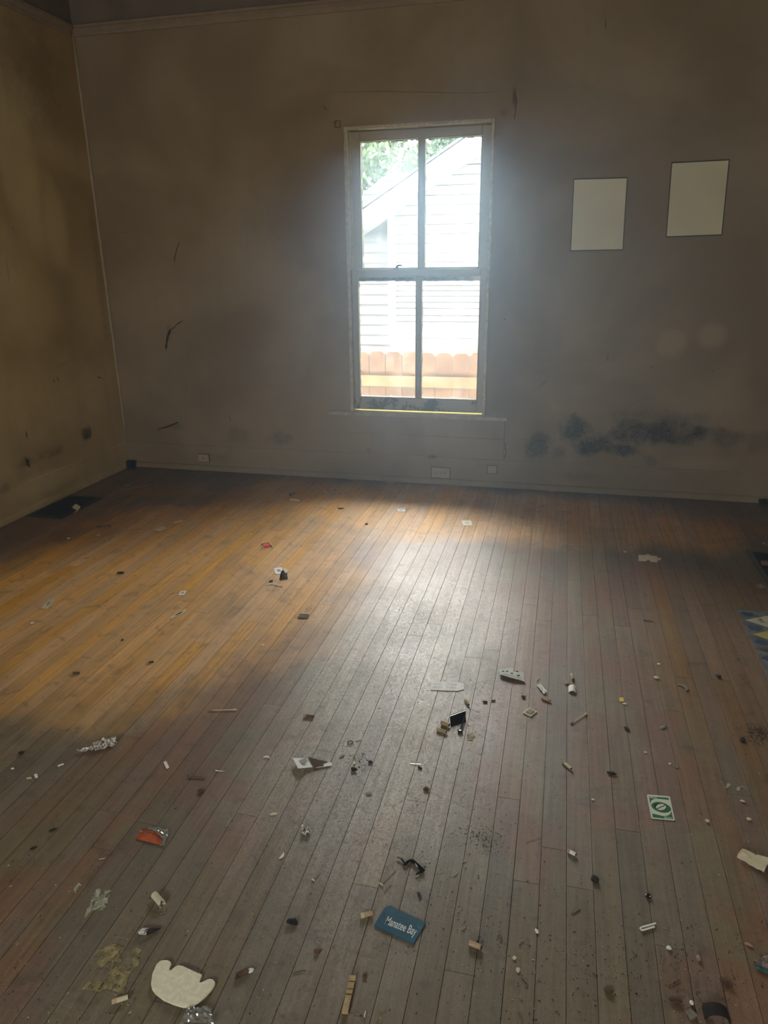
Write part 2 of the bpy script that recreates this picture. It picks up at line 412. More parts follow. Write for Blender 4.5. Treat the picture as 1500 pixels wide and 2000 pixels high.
def ragged_v(z0, z1, xe, xi, y, amp, seed, th=.004):
    rr = random.Random(seed); n = max(4, int(abs(z1-z0)/.012)); s = 1 if xi > xe else -1; pts = []
    for i in range(n+1): pts.append(Vector((xi+s*rr.random()**2*amp, y, z0+(z1-z0)*i/n)))
    return prism(bmesh.new(), pts+[Vector((xe, y, z1)), Vector((xe, y, z0))], Vector((0, th, 0)))
def sash(name, x0, x1, z0, z1, y0, y1, stile, top, bot, muntx, mw, seeds):
    bm = bmesh.new()
    b = .0035
    box(bm, x0, x0+stile, y0, y1, z0, z1, b); box(bm, x1-stile, x1, y0, y1, z0, z1, b)
    box(bm, x0+stile, x1-stile, y0, y1, z1-top, z1, b); box(bm, x0+stile, x1-stile, y0, y1, z0, z0+bot, b)
    s = W(name, bm, M_SASH)
    sub('muntin', B(muntx-mw/2, muntx+mw/2, y0+.004, y1, z0+bot, z1-top, bev=.004), M_SASH, s)
    ym = (y0+y1)/2+.006
    for k, (a, c) in enumerate(((x0+stile, muntx-mw/2), (muntx+mw/2, x1-stile))):
        sub('pane', B(a-.003, c+.003, ym, ym+.003, z0+bot-.003, z1-top+.003), M_GLASS, s)
        bm = ragged(a, c, z1-top, z1-top-(.004 if 'upper' in name else .024), ym+.004, .008, seeds+k)
        for q, args in enumerate(((a, a+.002), (c, c-.002))):
            b2 = ragged_v(z0+bot, z1-top, args[0], args[1], ym+.0045, .005, seeds+7+q+k*3)
            me = bpy.data.meshes.new('t'); b2.to_mesh(me); b2.free(); bm.from_mesh(me); bpy.data.meshes.remove(me)
        b2 = ragged(a, c, z0+bot, z0+bot+.002, ym+.0046, -.006, seeds+20+k)
        me = bpy.data.meshes.new('t'); b2.to_mesh(me); b2.free(); bm.from_mesh(me); bpy.data.meshes.remove(me)
        sub('glazing_putty', bm, M_PUTTY, s)
        # thin inner glazing bead around each pane
        bm = bmesh.new(); e = .004
        box(bm, a, a+e, y0-.001, y0+.012, z0+bot, z1-top); box(bm, c-e, c, y0-.001, y0+.012, z0+bot, z1-top)
        box(bm, a+e, c-e, y0-.001, y0+.012, z1-top-e, z1-top); box(bm, a+e, c-e, y0-.001, y0+.012, z0+bot, z0+bot+e)
        sub('glazing_bead', bm, M_BEAD, s)
    return s
ZM = 1.2685
up = sash('upper_sash', WX0+JT+.001, WX1-JT-.001, ZM-.035, WZ1-JT-.001, YB+.061, YB+.096, .056, .048, .04, -.823, .034, 100)
lo_ = sash('lower_sash', WX0+.014, WX1-.014, WZ0+.010, ZM, YB+.018, YB+.051, .036, .040, .078, -.828, .030, 200)
# sash lock on the meeting rail
q = onwall(775, 524, YB+.03)
bm = bmesh.new(); box(bm, q.x-.022, q.x+.022, YB+.022, YB+.046, ZM, ZM+.007, .002)
tube(bm, [(q.x, YB+.034, ZM+.005), (q.x, YB+.034, ZM+.014)], .009, 12)
tube(bm, [(q.x-.004, YB+.034, ZM+.016), (q.x+.012, YB+.030, ZM+.022), (q.x+.028, YB+.024, ZM+.021), (q.x+.034, YB+.021, ZM+.016)], [.004, .005, .004, .003], 8)
W('sash_lock', bm, plain('dark_iron', (.05, .05, .045), .5, metal=.6), smooth=False)

# marks on the walls: gouges and cracks, cut-like ribbons lying on the plaster
M_CRACK = plain('crack_dirt', (.055, .045, .035), .9)
def crack(parent, pts, wd, left=False):
    f = onleft if left else onwall
    P = []
    for i in range(len(pts)-1):
        for k in range(4):
            t = k/4; P.append((pts[i][0]*(1-t)+pts[i+1][0]*t+R.uniform(-.8, .8), pts[i][1]*(1-t)+pts[i+1][1]*t+R.uniform(-.5, .5)))
    P.append(pts[-1]); V = [f(*q) for q in P]
    n = Vector((1, 0, 0)) if left else Vector((0, -1, 0)); bm = bmesh.new(); rows = []
    for i, v in enumerate(V):
        t = (V[min(i+1, len(V)-1)]-V[max(i-1, 0)]).normalized(); s = t.cross(n); wv = wd*(.35+R.random())*(1 if 0 < i < len(V)-1 else .3)
        rows.append((bm.verts.new(v+s*wv+n*.0002), bm.verts.new(v+n*.0011), bm.verts.new(v-s*wv+n*.0002)))
    for a, b in zip(rows, rows[1:]):
        bm.faces.new((a[0], a[1], b[1], b[0])); bm.faces.new((a[1], a[2], b[2], b[1]))
    return obj('crack', bm, M_CRACK, parent)
for pts, wd in (([(361, 624), (345, 634), (335, 645)], .003), ([(335, 640), (328, 655), (324, 682)], .009), ([(332, 648), (345, 650)], .002),
                ([(352, 470), (343, 495), (340, 513)], .0025), ([(365, 752), (362, 772)], .002), ([(309, 838), (330, 833), (349, 824)], .005), ([(312, 833), (310, 848)], .002),
                ([(447, 812), (451, 822)], .004), ([(244, 452), (246, 456)], .005), ([(985, 862), (988, 880), (984, 903)], .0022), ([(700, 902), (780, 904), (860, 905), (985, 903)], .0012),
                ([(784, 854), (777, 870), (774, 888)], .0016), ([(1005, 180), (1010, 200), (1004, 235)], .002), ([(1180, 25), (1183, 55)], .002), ([(1188, 690), (1186, 706)], .003),
                ([(1271, 716), (1274, 719)], .003), ([(1392, 724), (1394, 727)], .003), ([(985, 622), (986, 626)], .004), ([(1070, 740), (1050, 760)], .002), ([(653, 237), (664, 235), (664, 248), (655, 249), (653, 238)], .0018),
                ([(632, 208), (638, 215)], .003), ([(640, 180), (760, 178), (900, 182), (1000, 178)], .0007), ([(1210, 395), (1213, 400)], .002)):
    crack(wall_back, pts, wd)
for pts, wd in (([(111, 735), (115, 747)], .006), ([(104, 742), (107, 746)], .005), ([(190, 736), (199, 739)], .004), ([(50, 842), (53, 852)], .004), ([(48, 893), (58, 912)], .007),
                ([(165, 700), (168, 705)], .003), ([(104, 196), (110, 205), (122, 208)], .0015), ([(24, 444), (26, 447)], .004), ([(110, 718), (145, 700)], .001), ([(12, 500), (18, 550)], .001)):
    crack(wall_left, pts, wd, True)

# ------------------------------------------------------------------ things on the window wall
M_PANEL = plain('aged_panel_cream', (.80, .82, .60), .35, .5, var=.08, bs=8)
M_EDGE = plain('dark_panel_edge', (.05, .045, .04), .6)
def wallpanel(c, label):
    P = [onwall(*q) for q in c]; cen = sum(P, Vector())/4
    e = empty('wall_panel', (cen.x, YB, cen.z), label, 'panel')
    bm = bmesh.new(); inn = [cen+(p-cen)*.968 for p in P]
    o_ = [bm.verts.new(p+Vector((0, -y, 0))) for y in (.0005, .006) for p in P]
    i_ = [bm.verts.new(p+Vector((0, -y, 0))) for y in (.0005, .006) for p in inn]
    for k in range(4):
        j = (k+1) % 4
        bm.faces.new((o_[k], o_[j], o_[4+j], o_[4+k])); bm.faces.new((i_[k], i_[j], i_[4+j], i_[4+k])); bm.faces.new((o_[4+k], o_[4+j], i_[4+j], i_[4+k])); bm.faces.new((o_[k], o_[j], i_[j], i_[k]))
    obj('border', bm, M_EDGE, e)
    obj('sheet', prism(bmesh.new(), [p+Vector((0, -.0008, 0)) for p in inn], Vector((0, -.0035, 0))), M_PANEL, e)
wallpanel([(1120, 349), (1226, 346), (1217, 489), (1113.5, 491)], 'pale blank cream panel with dark edge, nearer the window and hung lower')
wallpanel([(1311, 317), (1425, 311), (1410, 460), (1300, 464)], 'blank cream panel with dark edge, farther right and hung higher')

M_PLATE = plain('painted_cover_plate', (.50, .46, .36), .4, .4, bump=.1, bs=60)
M_HOLE = plain('socket_slots', (.02, .02, .018), .7)
def plate(px0, py0, px1, py1, name, label, kind):
    a = onwall(px0, py0); b = onwall(px1, py1); cx_, cz_ = (a.x+b.x)/2, (a.z+b.z)/2; hw, hh = abs(b.x-a.x)/2, abs(a.z-b.z)/2
    yb = YB-.0062
    e = empty(name, (cx_, yb, cz_), label, 'cover plate' if kind != 'outlet' else 'outlet')
    if kind != 'outlet': e['category'] = 'cover plate'
    obj('plate', B(cx_-hw, cx_+hw, yb-.007, yb, cz_-hh, cz_+hh, bev=.0025), M_PLATE, e)
    obj('dark_rim', B(cx_-hw-.0035, cx_+hw+.0035, yb-.0012, yb-.0001, cz_-hh-.0035, cz_+hh+.0035), M_EDGE, e)  # thin dark outline sheet around the plate
    if kind == 'outlet':
        for s in (-1, 1):
            c = cx_+s*hw*.38
            rc = obj('receptacle', tube(bmesh.new(), [(c, yb-.0071, cz_), (c, yb-.0088, cz_)], hh*.45, 20), M_PLATE, e)
            bm = bmesh.new()
            for dz in (-.006, .006): box(bm, c-.004, c+.004, yb-.0092, yb-.0087, cz_+dz-.0013, cz_+dz+.0013)
            tube(bm, [(c+s*.009, yb-.0087, cz_), (c+s*.009, yb-.0092, cz_)], .0025, 10)
            sub('slot', bm, M_HOLE, rc)
        obj('screw', tube(bmesh.new(), [(cx_, yb-.0071, cz_), (cx_, yb-.0085, cz_)], .003, 10), M_HOLE, e)
    if kind == 'hole':
        obj('centre_hole', tube(bmesh.new(), [(cx_, yb-.0071, cz_), (cx_, yb-.0078, cz_)], .005, 12), M_HOLE, e)
plate(388, 886, 410, 902, 'cover_plate', 'painted-over blank plate with centre hole, left near the corner', 'hole')
plate(843.5, 911.5, 879, 933.5, 'wall_outlet', 'painted-over double power outlet low under the window', 'outlet')
plate(952.5, 908.5, 970, 924, 'small_cover_plate', 'small square painted-over box just right of the outlet', 'blank')

# ------------------------------------------------------------------ outside
def ext_mat(name, c, var=.15, bs=6, rough=.7): return plain(name, c, rough, .2, var=var, bs=bs)
GZ = -1.2
ground = struct('ground', B(-30, 30, YB+T, 60, GZ-.2, GZ), ext_mat('lawn_grass', (.16, .24, .08), .4, 4))
M_SID = ext_mat('white_siding_paint', (.115, .113, .118), .04, 3)
M_FAS = ext_mat('white_fascia_paint', (.175, .175, .175), .03, 3)
M_SHNG = ext_mat('grey_shingles', (.035,.055,.06), .3, 12)
M_FND = ext_mat('lilac_grey_skirting', (.14,.13,.15), .2, 8)
M_FND2 = ext_mat('mossy_foundation', (.09,.12,.09), .3, 6)
YH = 8.5
HX0, HX1 = -.2330*YH, 7.0
house = empty('neighbor_house', ((HX0+HX1)/2, YH+2, GZ), 'white-sided gabled house next door seen through the window panes', 'house')
def H_(name, bm, mat): return obj(name, bm, mat, house)
pitch = .590
def zrake(xx): return 1.3+.0661*8.2+(xx-(-.2745*8.2))*pitch
XR_ = 2.6                                   # ridge
H_('house_body', prism(bmesh.new(), [Vector((HX0, YH+.03, GZ)), Vector((HX1, YH+.03, GZ)), Vector((HX1, YH+.03, zrake(HX0)-.28)), Vector((XR_, YH+.03, zrake(XR_)-.28)), Vector((HX0, YH+.03, zrake(HX0)-.28))], Vector((0, 5, 0))), M_SID)
def zpx(py): return onwall(820, py, YH).z
zs = [zpx(p_) for p_ in (647, 627, 615, 601, 589.5, 577.5, 567, 557, 547)]
while zs[-1] < zrake(XR_): zs.append(zs[-1]+.099)
for a, b in zip(zs, zs[1:]):
    # one lap board, thicker at its lower edge, its raked end tucked behind the soffit
    b -= .006
    xa = max(HX0, HX0+(a+.19-zrake(HX0))/pitch); xb = max(HX0, HX0+(b+.19-zrake(HX0))/pitch)
    ra, rb = (HX1 if a+.19 < zrake(HX0) else min(HX1, 2*XR_-xa)), (HX1 if b+.19 < zrake(HX0) else min(HX1, 2*XR_-xb))
    if ra-xa < .3 or rb-xb < .1: break
    H_('siding_board', ([(xa, YH+.03, a), (ra, YH+.03, a), (ra, YH-.008, a), (xa, YH-.008, a), (xb, YH+.03, b), (rb, YH+.03, b), (rb, YH+.014, b), (xb, YH+.014, b)],
        [(0, 1, 2, 3), (4, 7, 6, 5), (3, 2, 6, 7), (0, 4, 5, 1), (0, 3, 7, 4), (1, 5, 6, 2)]), M_SID)
H_('corner_board', B(HX0-.03, HX0+.06, YH-.012, YH+.05, zs[0]-.12, zrake(HX0)-.1), M_FAS)
H_('skirt_board', B(HX0, HX1, YH-.02, YH+.03, zpx(659), zs[0]-.004), M_FAS)
H_('skirting', B(HX0, HX1, YH-.008, YH+.03, zpx(672), zpx(659)), M_FND)
H_('foundation', B(HX0, HX1, YH-.025, YH+.03, GZ, zpx(672)), M_FND2)
yf = 8.2; EX = -.2745*8.2-.35
for s, (xa, xb) in ((1, (EX, XR_)), (-1, (XR_, 2*XR_-EX))):
    za = zrake(xa) if s == 1 else zrake(XR_); zb = zrake(XR_) if s == 1 else zrake(EX)
    H_('rake_board', prism(bmesh.new(), [Vector((xa, yf, za-.20)), Vector((xb, yf, zb-.20)), Vector((xb, yf, zb)), Vector((xa, yf, za))], Vector((0, .03, 0))), M_FAS)
    H_('soffit', prism(bmesh.new(), [Vector((xa, yf+.03, za-.20)), Vector((xb, yf+.03, zb-.20)), Vector((xb, yf+.03, zb-.18)), Vector((xa, yf+.03, za-.18))], Vector((0, .35, 0))), M_FAS)
    H_('roof', prism(bmesh.new(), [Vector((xa-.02*s, yf-.02, za)), Vector((xb, yf-.02, zb)), Vector((xb, yf-.02, zb+.03)), Vector((xa-.02*s, yf-.02, za+.03))], Vector((0, 5.4, 0))), M_SHNG)
# side wing set back on the left, below the eave
wing = onwall(720, 433, 9.6)
H_('wing_body', B(-9, HX0+.02, 9.6, 13, GZ, wing.z), M_SID)
z = GZ+.3
while z < wing.z-.05:
    H_('siding_board', B(-9, HX0, 9.575, 9.6, z, z+.095), M_SID); z += .13
H_('eave_soffit', B(-9, HX0-.03, 9.1, 9.6, wing.z, wing.z+.03), M_FAS)

M_CEDAR = plain('weathered_cedar', (.082, .045, .023), .8, .2, var=.3, bs=14)
M_CEDAR2 = plain('cedar_rail', (.098, .062, .028), .8, .2, var=.2, bs=14)
YFN = 5.9
ft = onwall(820, 688, YFN).z
fence = empty('wooden_fence', (-2, YFN, GZ), 'cedar dog-eared picket fence low outside the window', 'fence')
pw = .137; x = -6.5; 
while x < 2.4:
    h = ft+R.uniform(-.006, .006); d = .028
    obj('picket', prism(bmesh.new(), [Vector(q) for q in ((x, YFN, GZ+.03), (x+pw, YFN, GZ+.03), (x+pw, YFN, h-d), (x+pw-d, YFN, h), (x+d, YFN, h), (x, YFN, h-d))], Vector((0, .018, 0))), M_CEDAR, fence)
    x += pw+.004
rz = onwall(820, 735, YFN).z
for rr_ in (rz, rz-.75): obj('rail', B(-6.5, 2.4, YFN-.04, YFN-.001, rr_-.085, rr_), M_CEDAR2, fence)
for xx in (-5.2, -2.9, .45, 2.2): obj('post', B(xx, xx+.09, YFN+.02, YFN+.11, GZ, ft-.05), M_CEDAR2, fence)

far = empty('far_house', (-5.5, 18, GZ), 'distant grey-roofed house behind the rake, upper left pane', 'house')
tl_, tr_, bl_ = onwall(744, 345, 16), onwall(800, 345, 16), onwall(716, 412, 16)
bm = bmesh.new()
a = [Vector((bl_.x-1.2, 15.5, bl_.z-.5)), Vector((2, 15.5, bl_.z-.5)), Vector((2, 19, bl_.z-.5)), Vector((bl_.x-1.2, 19, bl_.z-.5))]
vv = [bm.verts.new(q) for q in a]+[bm.verts.new(q) for q in (Vector((tl_.x-.1, 17, tl_.z+.15)), Vector((1, 17, tl_.z+.15)))]
for f in ((0, 1, 5, 4), (1, 2, 5), (2, 3, 4, 5), (3, 0, 4), (3, 2, 1, 0)): bm.faces.new([vv[i] for i in f])
obj('roof', bm, M_SHNG, far)
for k in range(9):
    t = k/9; z_ = a[0].z+(tl_.z+.15-a[0].z)*t; y_ = 15.5+1.5*t; x_ = a[0].x+(tl_.x-.1-a[0].x)*t
    obj('shingle_course', B(x_+.05, 2-t, y_-.03, y_+.01, z_-.01, z_+.03), M_SHNG, far)
obj('wall', B(bl_.x-.9, 1.8, 15.8, 18.6, GZ, bl_.z-.5), M_SID, far)

M_LEAF = [ext_mat('pale_green_leaves', (.042,.072,.034), .35, 5), ext_mat('blue_green_leaves', (.045, .09, .06), .35, 5)]
M_BARK = ext_mat('bark', (.14, .11, .08), .3, 8)
def tree(loc, rad, h, m, label, n=2600):
    rr = random.Random(int(loc[0]*100)); e = empty('leafy_tree', (loc[0], loc[1], GZ), label, 'tree')
    bm = tube(bmesh.new(), [(loc[0], loc[1], GZ), (loc[0]+.05, loc[1], GZ+(h-GZ)*.4), (loc[0], loc[1]+.1, h)], [.16, .12, .04], 8)
    obj('trunk', bm, M_BARK, e)
    vs, fs = [], []
    cl = [(loc[0]+rr.gauss(0, rad*.45), loc[1]+rr.gauss(0, rad*.45), h+rr.gauss(0, rad*.4)) for _ in range(26)]
    for i in range(n):
        c = cl[i % 26]; r = rad*.42
        p = Vector((rr.gauss(0, 1), rr.gauss(0, 1), rr.gauss(0, 1))).normalized()*r*rr.random()**.4+Vector(c)
        a = Vector((rr.gauss(0, 1), rr.gauss(0, 1), rr.gauss(0, 1))).normalized(); b = a.cross(Vector((rr.gauss(0, 1), rr.gauss(0, 1), .3))).normalized(); s = rr.uniform(.07, .13)
        k = len(vs); vs += [p-a*s, p+b*s*.5, p+a*s, p-b*s*.5]; fs.append((k, k+1, k+2, k+3))
    obj('crown', (vs, fs), m, e)
q = onwall(722, 330, 22); tree((q.x, 22, 0), 1.3, q.z, M_LEAF[0], 'tall pale green tree filling the left of the upper panes', 5000)
q = onwall(690, 400, 20); tree((q.x-3.2, 19, 0), 1.2, q.z, M_LEAF[1], 'blue-green tree at the far left edge of the upper panes', 5000)
q = onwall(805, 345, 24); tree((q.x+1.0, 27, 0), .7, q.z, M_LEAF[0], 'small round tree beside the middle bar of the upper panes', 2500)
q = onwall(890, 258, 24); tree((q.x, 24, 0), .75, q.z, M_LEAF[1], 'tree tip showing over the gable in the right pane', 2500)
q = onwall(833, 312, 26); tree((q.x, 26, 0), .5, q.z, M_LEAF[0], 'low tree tip just right of the middle bar', 1800)

# thin blue scatter volume added to imitate the glare veil around the window
hz = bpy.data.materials.new('veil_scatter'); hz.use_nodes = True; nt = hz.node_tree; nt.nodes.clear()
vs_ = nt.nodes.new('ShaderNodeVolumeScatter'); vs_.inputs['Color'].default_value = (.50, .77, 1.0, 1); vs_.inputs['Density'].default_value = .10; vs_.inputs['Anisotropy'].default_value = .8
nt.links.new(vs_.outputs[0], nt.nodes.new('ShaderNodeOutputMaterial').inputs['Volume'])
hzo = struct('haze', B(XL-.05, XR+.05, YF-.05, YB+.01, -.05, ZC+.05), hz); hzo['kind'] = 'stuff'
tag(hzo, 'thin bluish haze added in the room air to imitate the veil around the window', 'haze')
#@@DEBRIS
# ------------------------------------------------------------------ floor fittings on the right and left
M_IRON = plain('blackened_iron', (.045, .045, .04), .45, .5, metal=.4, bump=.2, bs=200)
M_VENTF = plain('dull_register_frame', (.11, .11, .085), .45, .5, bump=.2, bs=100, var=.2)
M_DEEP = plain('duct_dark', (.006, .006, .006), .9)
def register(x0, x1, y0, y1, label, along_y=True, fm=M_VENTF):
    e = empty('floor_register', ((x0+x1)/2, (y0+y1)/2, 0), label, 'vent'); fw = .024; zt = .006
    bm = bmesh.new()
    box(bm, x0, x0+fw, y0, y1, .0002, zt, .0015); box(bm, x1-fw, x1, y0, y1, .0002, zt, .0015)
    box(bm, x0+fw, x1-fw, y0, y0+fw, .0002, zt, .0015); box(bm, x0+fw, x1-fw, y1-fw, y1, .0002, zt, .0015)
    obj('frame', bm, fm, e)
    obj('duct_opening', B(x0+fw, x1-fw, y0+fw, y1-fw, .0002, .0010), M_DEEP, e)
    x = x0+fw+.004
    while x < x1-fw-.004:
        obj('slat', B(x, x+.004, y0+fw, y1-fw, .0011, .0055), M_IRON, e); x += .0105
    obj('crossbar', B(x0+fw, x1-fw, (y0+y1)/2-.004, (y0+y1)/2+.004, .0011, .0058), M_IRON, e)
    return e
register(.905, 1.165, 3.06, 3.45, 'iron floor register at the right edge with a pink scrap on it')
register(-2.82, -2.60, 3.17, 3.55, 'dark floor register beside the left wall near the corner', fm=M_IRON)

M_LINO = plain('blue_grey_linoleum', (.17, .19, .19), .4, .4, bump=.2, bs=70, var=.35)
M_LBLUE = plain('slate_blue_inlay', (.07, .09, .17), .4, .4, var=.25, bs=60)
M_LWHITE = plain('white_lino_diamond', (.58, .56, .46), .35, .4, var=.1, bs=40)
M_LYEL = plain('yellow_lino_diamond', (.55, .48, .14), .35, .4, var=.1, bs=40)
M_LDARK = plain('dark_lino_diamond', (.10, .085, .05), .4, .4, var=.2, bs=40)
lx0 = at(1436, 1190).x; ly1 = at(1460, 1191).y; lx1 = XR-.01; ly0 = 1.55
lino = empty('linoleum_patch', ((lx0+lx1)/2, (ly0+ly1)/2, 0), 'worn linoleum patch with coloured diamonds at the right edge', 'flooring')
rr = random.Random(5); pts = []
n = 40
for i in range(n): pts.append(Vector((lx0+(rr.random()-.5)*.008, ly1-(ly1-ly0)*i/n, .0002)))
for q in ((lx0, ly0, .0002), (lx1, ly0, .0002), (lx1, ly1, .0002)): pts.append(Vector(q))
obj('sheet', prism(bmesh.new(), pts, Vector((0, 0, .0016))), M_LINO, lino)
a = at(1443, 1211); b_ = at(1486, 1191); c_ = at(1479, 1225)
dhy = (b_.y-c_.y)/2; dhx = max(.09, (b_.x+c_.x)/2-a.x)
mats_ = [M_LWHITE, M_LYEL, M_LDARK, M_LWHITE, M_LYEL, M_LDARK, M_LWHITE]
tips = [(1443, 1211), (1456, 1238), (1472, 1266), (1484, 1300)]
tp = [at(*t) for t in tips]
step = (tp[0].y-tp[3].y)/3
for k in range(7):
    cxk, cyk = max(tp[0].x, lx0+.015)+dhx, tp[0].y-k*step
    for j in range(2):
        cx2 = cxk+j*dhx*2.0
        m_ = mats_[(k+j*2) % 7]
        d = step*.49
        hx = dhx*.97; L_ = cx2-hx
        if L_ > lx1-.02: break
        if cx2+hx <= lx1: Q = [(L_, cyk), (cx2, cyk-d), (cx2+hx, cyk), (cx2, cyk+d)]
        elif cx2 < lx1: f_ = (cx2+hx-lx1)/hx; Q = [(L_, cyk), (cx2, cyk-d), (lx1, cyk-d*f_), (lx1, cyk+d*f_), (cx2, cyk+d)]
        else: f_ = (lx1-L_)/hx; Q = [(L_, cyk), (lx1, cyk-d*f_), (lx1, cyk+d*f_)]
        obj('diamond', prism(bmesh.new(), [Vector((*q, .0018)) for q in Q], Vector((0, 0, .0008))), m_, lino)
    oy = cyk+step*.5
    pv = [Vector((lx0+.036+.024*math.cos(t/9*2*math.pi)*(1+.25*math.sin(t*2.3+k)), oy+step*.17*math.sin(t/9*2*math.pi)*(1+.2*math.cos(t*1.7+k)), .0018)) for t in range(9)]
    obj('inlay', prism(bmesh.new(), pv, Vector((0, 0, .0006))), M_LBLUE, lino)

M_BLK = plain('black_rubber', (.012, .014, .013), .5, .5)
p_ = (XL+.03, 4.165)
bm = bmesh.new(); box(bm, p_[0], p_[0]+.052, p_[1], p_[1]+.035, .0004, .055, .003)
o = obj('dark_block', bm, M_BLK); tag(o, 'small black block standing in the far left corner', 'block')

# ------------------------------------------------------------------ litter on the floor
MW = plain('white_paper', (.90, .92, .90), .6, .3, var=.08, bs=80)
MCR = plain('cream_paper', (.72, .66, .46), .6, .3, var=.12, bs=80)
MWP = plain('ivory_plastic', (.92, .88, .66), .35, .5, bump=.15, bs=300, var=.1)
MTAN = plain('tan_filter_paper', (.52, .38, .22), .7, .3, var=.25, bs=200)
MBRN = plain('brown_scrap', (.13, .075, .04), .8, .3, var=.4, bs=150)
MDK = plain('dark_dry_scrap', (.03, .024, .018), .8, .3, var=.4, bs=150)
MGR = plain('grey_scrap', (.30, .28, .24), .7, .3, var=.3, bs=150)
MBP = plain('black_plastic', (.012, .012, .014), .25, .6)
MST = plain('steel_wire', (.55, .54, .5), .3, .5, metal=.9)
MRUST = plain('rusty_wire', (.12, .08, .05), .6, .4, metal=.5)
MRED = plain('card_red', (.58, .03, .035), .4, .4)
MGRN = plain('card_green', (.035, .20, .075), .4, .4)
MDGRN = plain('card_dark_green', (.012, .07, .035), .4, .4)
MINK = plain('printed_black', (.02, .018, .02), .45, .4)
MINKG = plain('printed_grey', (.32, .33, .34), .5, .3)
MYEL = plain('printed_yellow', (.72, .55, .12), .5, .3)
MBLU = plain('tag_blue', (.028, .11, .17), .3, .5, var=.15, bs=90)
MCW = plain('card_white_border', (.74, .78, .68), .4, .4)
MPINK = plain('pink_paper', (.42, .27, .21), .6, .3, var=.2, bs=90)
MORG = plain('orange_wrapper', (.45, .10, .035), .35, .5, var=.5, bs=60)
MWOOD = plain('raw_pine', (.50, .38, .19), .6, .3, bump=.3, bs=120, var=.2)
MTEAL = plain('teal_edge', (.06, .20, .18), .5, .4, var=.3, bs=120)
MMAUVE = plain('mauve_cloth', (.28, .22, .19), .7, .3, bump=.8, bs=160, var=.3)
def foilmat():
    m, nt, p = newmat('crumpled_foil_paper'); g = G(nt); n = g.noise(g.pos(), 160, 5, .7)
    g.put(p.inputs['Base Color'], g.mix(g.ss(n, .42, .58), (.25, .20, .15), (.85, .85, .80))); p.inputs['Roughness'].default_value = .35; return m
MFOIL = foilmat()
def clearmat():
    m = bpy.data.materials.new('clear_plastic_film'); m.use_nodes = True; nt = m.node_tree; nt.nodes.clear(); g = G(nt)
    out = g.n('ShaderNodeOutputMaterial'); a = g.n('ShaderNodeBsdfTransparent'); b = g.n('ShaderNodeBsdfGlossy'); b.inputs['Roughness'].default_value = .12
    d = g.n('ShaderNodeBsdfDiffuse'); d.inputs[0].default_value = (.6, .65, .6, 1)
    m1 = g.n('ShaderNodeMixShader'); m1.inputs[0].default_value = .3; nt.links.new(a.outputs[0], m1.inputs[1]); nt.links.new(b.outputs[0], m1.inputs[2])
    m2 = g.n('ShaderNodeMixShader'); m2.inputs[0].default_value = .12; nt.links.new(m1.outputs[0], m2.inputs[1]); nt.links.new(d.outputs[0], m2.inputs[2])
    nt.links.new(m2.outputs[0], out.inputs[0]); return m
MCLR = clearmat()
Z0 = .0006
def cen(pp): 
    v = [at(*q) for q in pp]; s = sum(v, Vector())/len(v); return Vector((s.x, s.y, 0))
def top(name, label, cat, group=None): return dict(name=name, label=label, cat=cat, group=group)
def thing(name, label, cat, pp, group=None): return empty(name, cen(pp), label, cat, group)
def slab_bm(pp, th, z=Z0, bev=0):
    bm = prism(bmesh.new(), [at(*q)+Vector((0, 0, z)) for q in pp], Vector((0, 0, th)))
    if bev: bmesh.ops.bevel(bm, geom=[e for e in bm.edges if all(v.co.z > z+th*.5 for v in e.verts)], offset=bev, segments=2, affect='EDGES')
    return bm
def slab(name, label, cat, pp, th, mat, z=Z0, group=None, parent=None, bev=0):
    o = obj(name, slab_bm(pp, th, z, bev), mat, parent)
    if parent is None: tag(o, label, cat, group)
    return o
def quad(c4, u, v):
    a, b, c, d = [Vector(at(*q)) for q in c4]
    return (a*(1-u)+b*u)*(1-v)+(d*(1-u)+c*u)*v
def sheet_bm(c4, zf, n=8, th=.0005, z=Z0, jag=0, seed=1, hole=None):
    rr = random.Random(seed); bm = bmesh.new(); T_, D_ = [], []
    for j in range(n+1):
        rt, rd = [], []
        for i in range(n+1):
            u, v = i/n, j/n
            if jag and (i in (0, n) or j in (0, n)):
                u += (rr.random()-.5)*jag; v += (rr.random()-.5)*jag
            p = quad(c4, u, v); h = z+max(0, zf(u, v))
            rt.append(bm.verts.new((p.x, p.y, h+th))); rd.append(bm.verts.new((p.x, p.y, h)))
        T_.append(rt); D_.append(rd)
    for j in range(n):
        for i in range(n):
            bm.faces.new((T_[j][i], T_[j][i+1], T_[j+1][i+1], T_[j+1][i])); bm.faces.new((D_[j][i], D_[j+1][i], D_[j+1][i+1], D_[j][i+1]))
    for i in range(n):
        bm.faces.new((T_[0][i], D_[0][i], D_[0][i+1], T_[0][i+1])); bm.faces.new((T_[n][i], T_[n][i+1], D_[n][i+1], D_[n][i]))
        bm.faces.new((T_[i][0], T_[i+1][0], D_[i+1][0], D_[i][0])); bm.faces.new((T_[i][n], D_[i][n], D_[i+1][n], T_[i+1][n]))
    return bm
def sheet(name, label, cat, c4, zf, mat, parent=None, **k):
    o = obj(name, sheet_bm(c4, zf, **k), mat, parent, smooth=False)
    if parent is None: tag(o, label, cat)
    return o
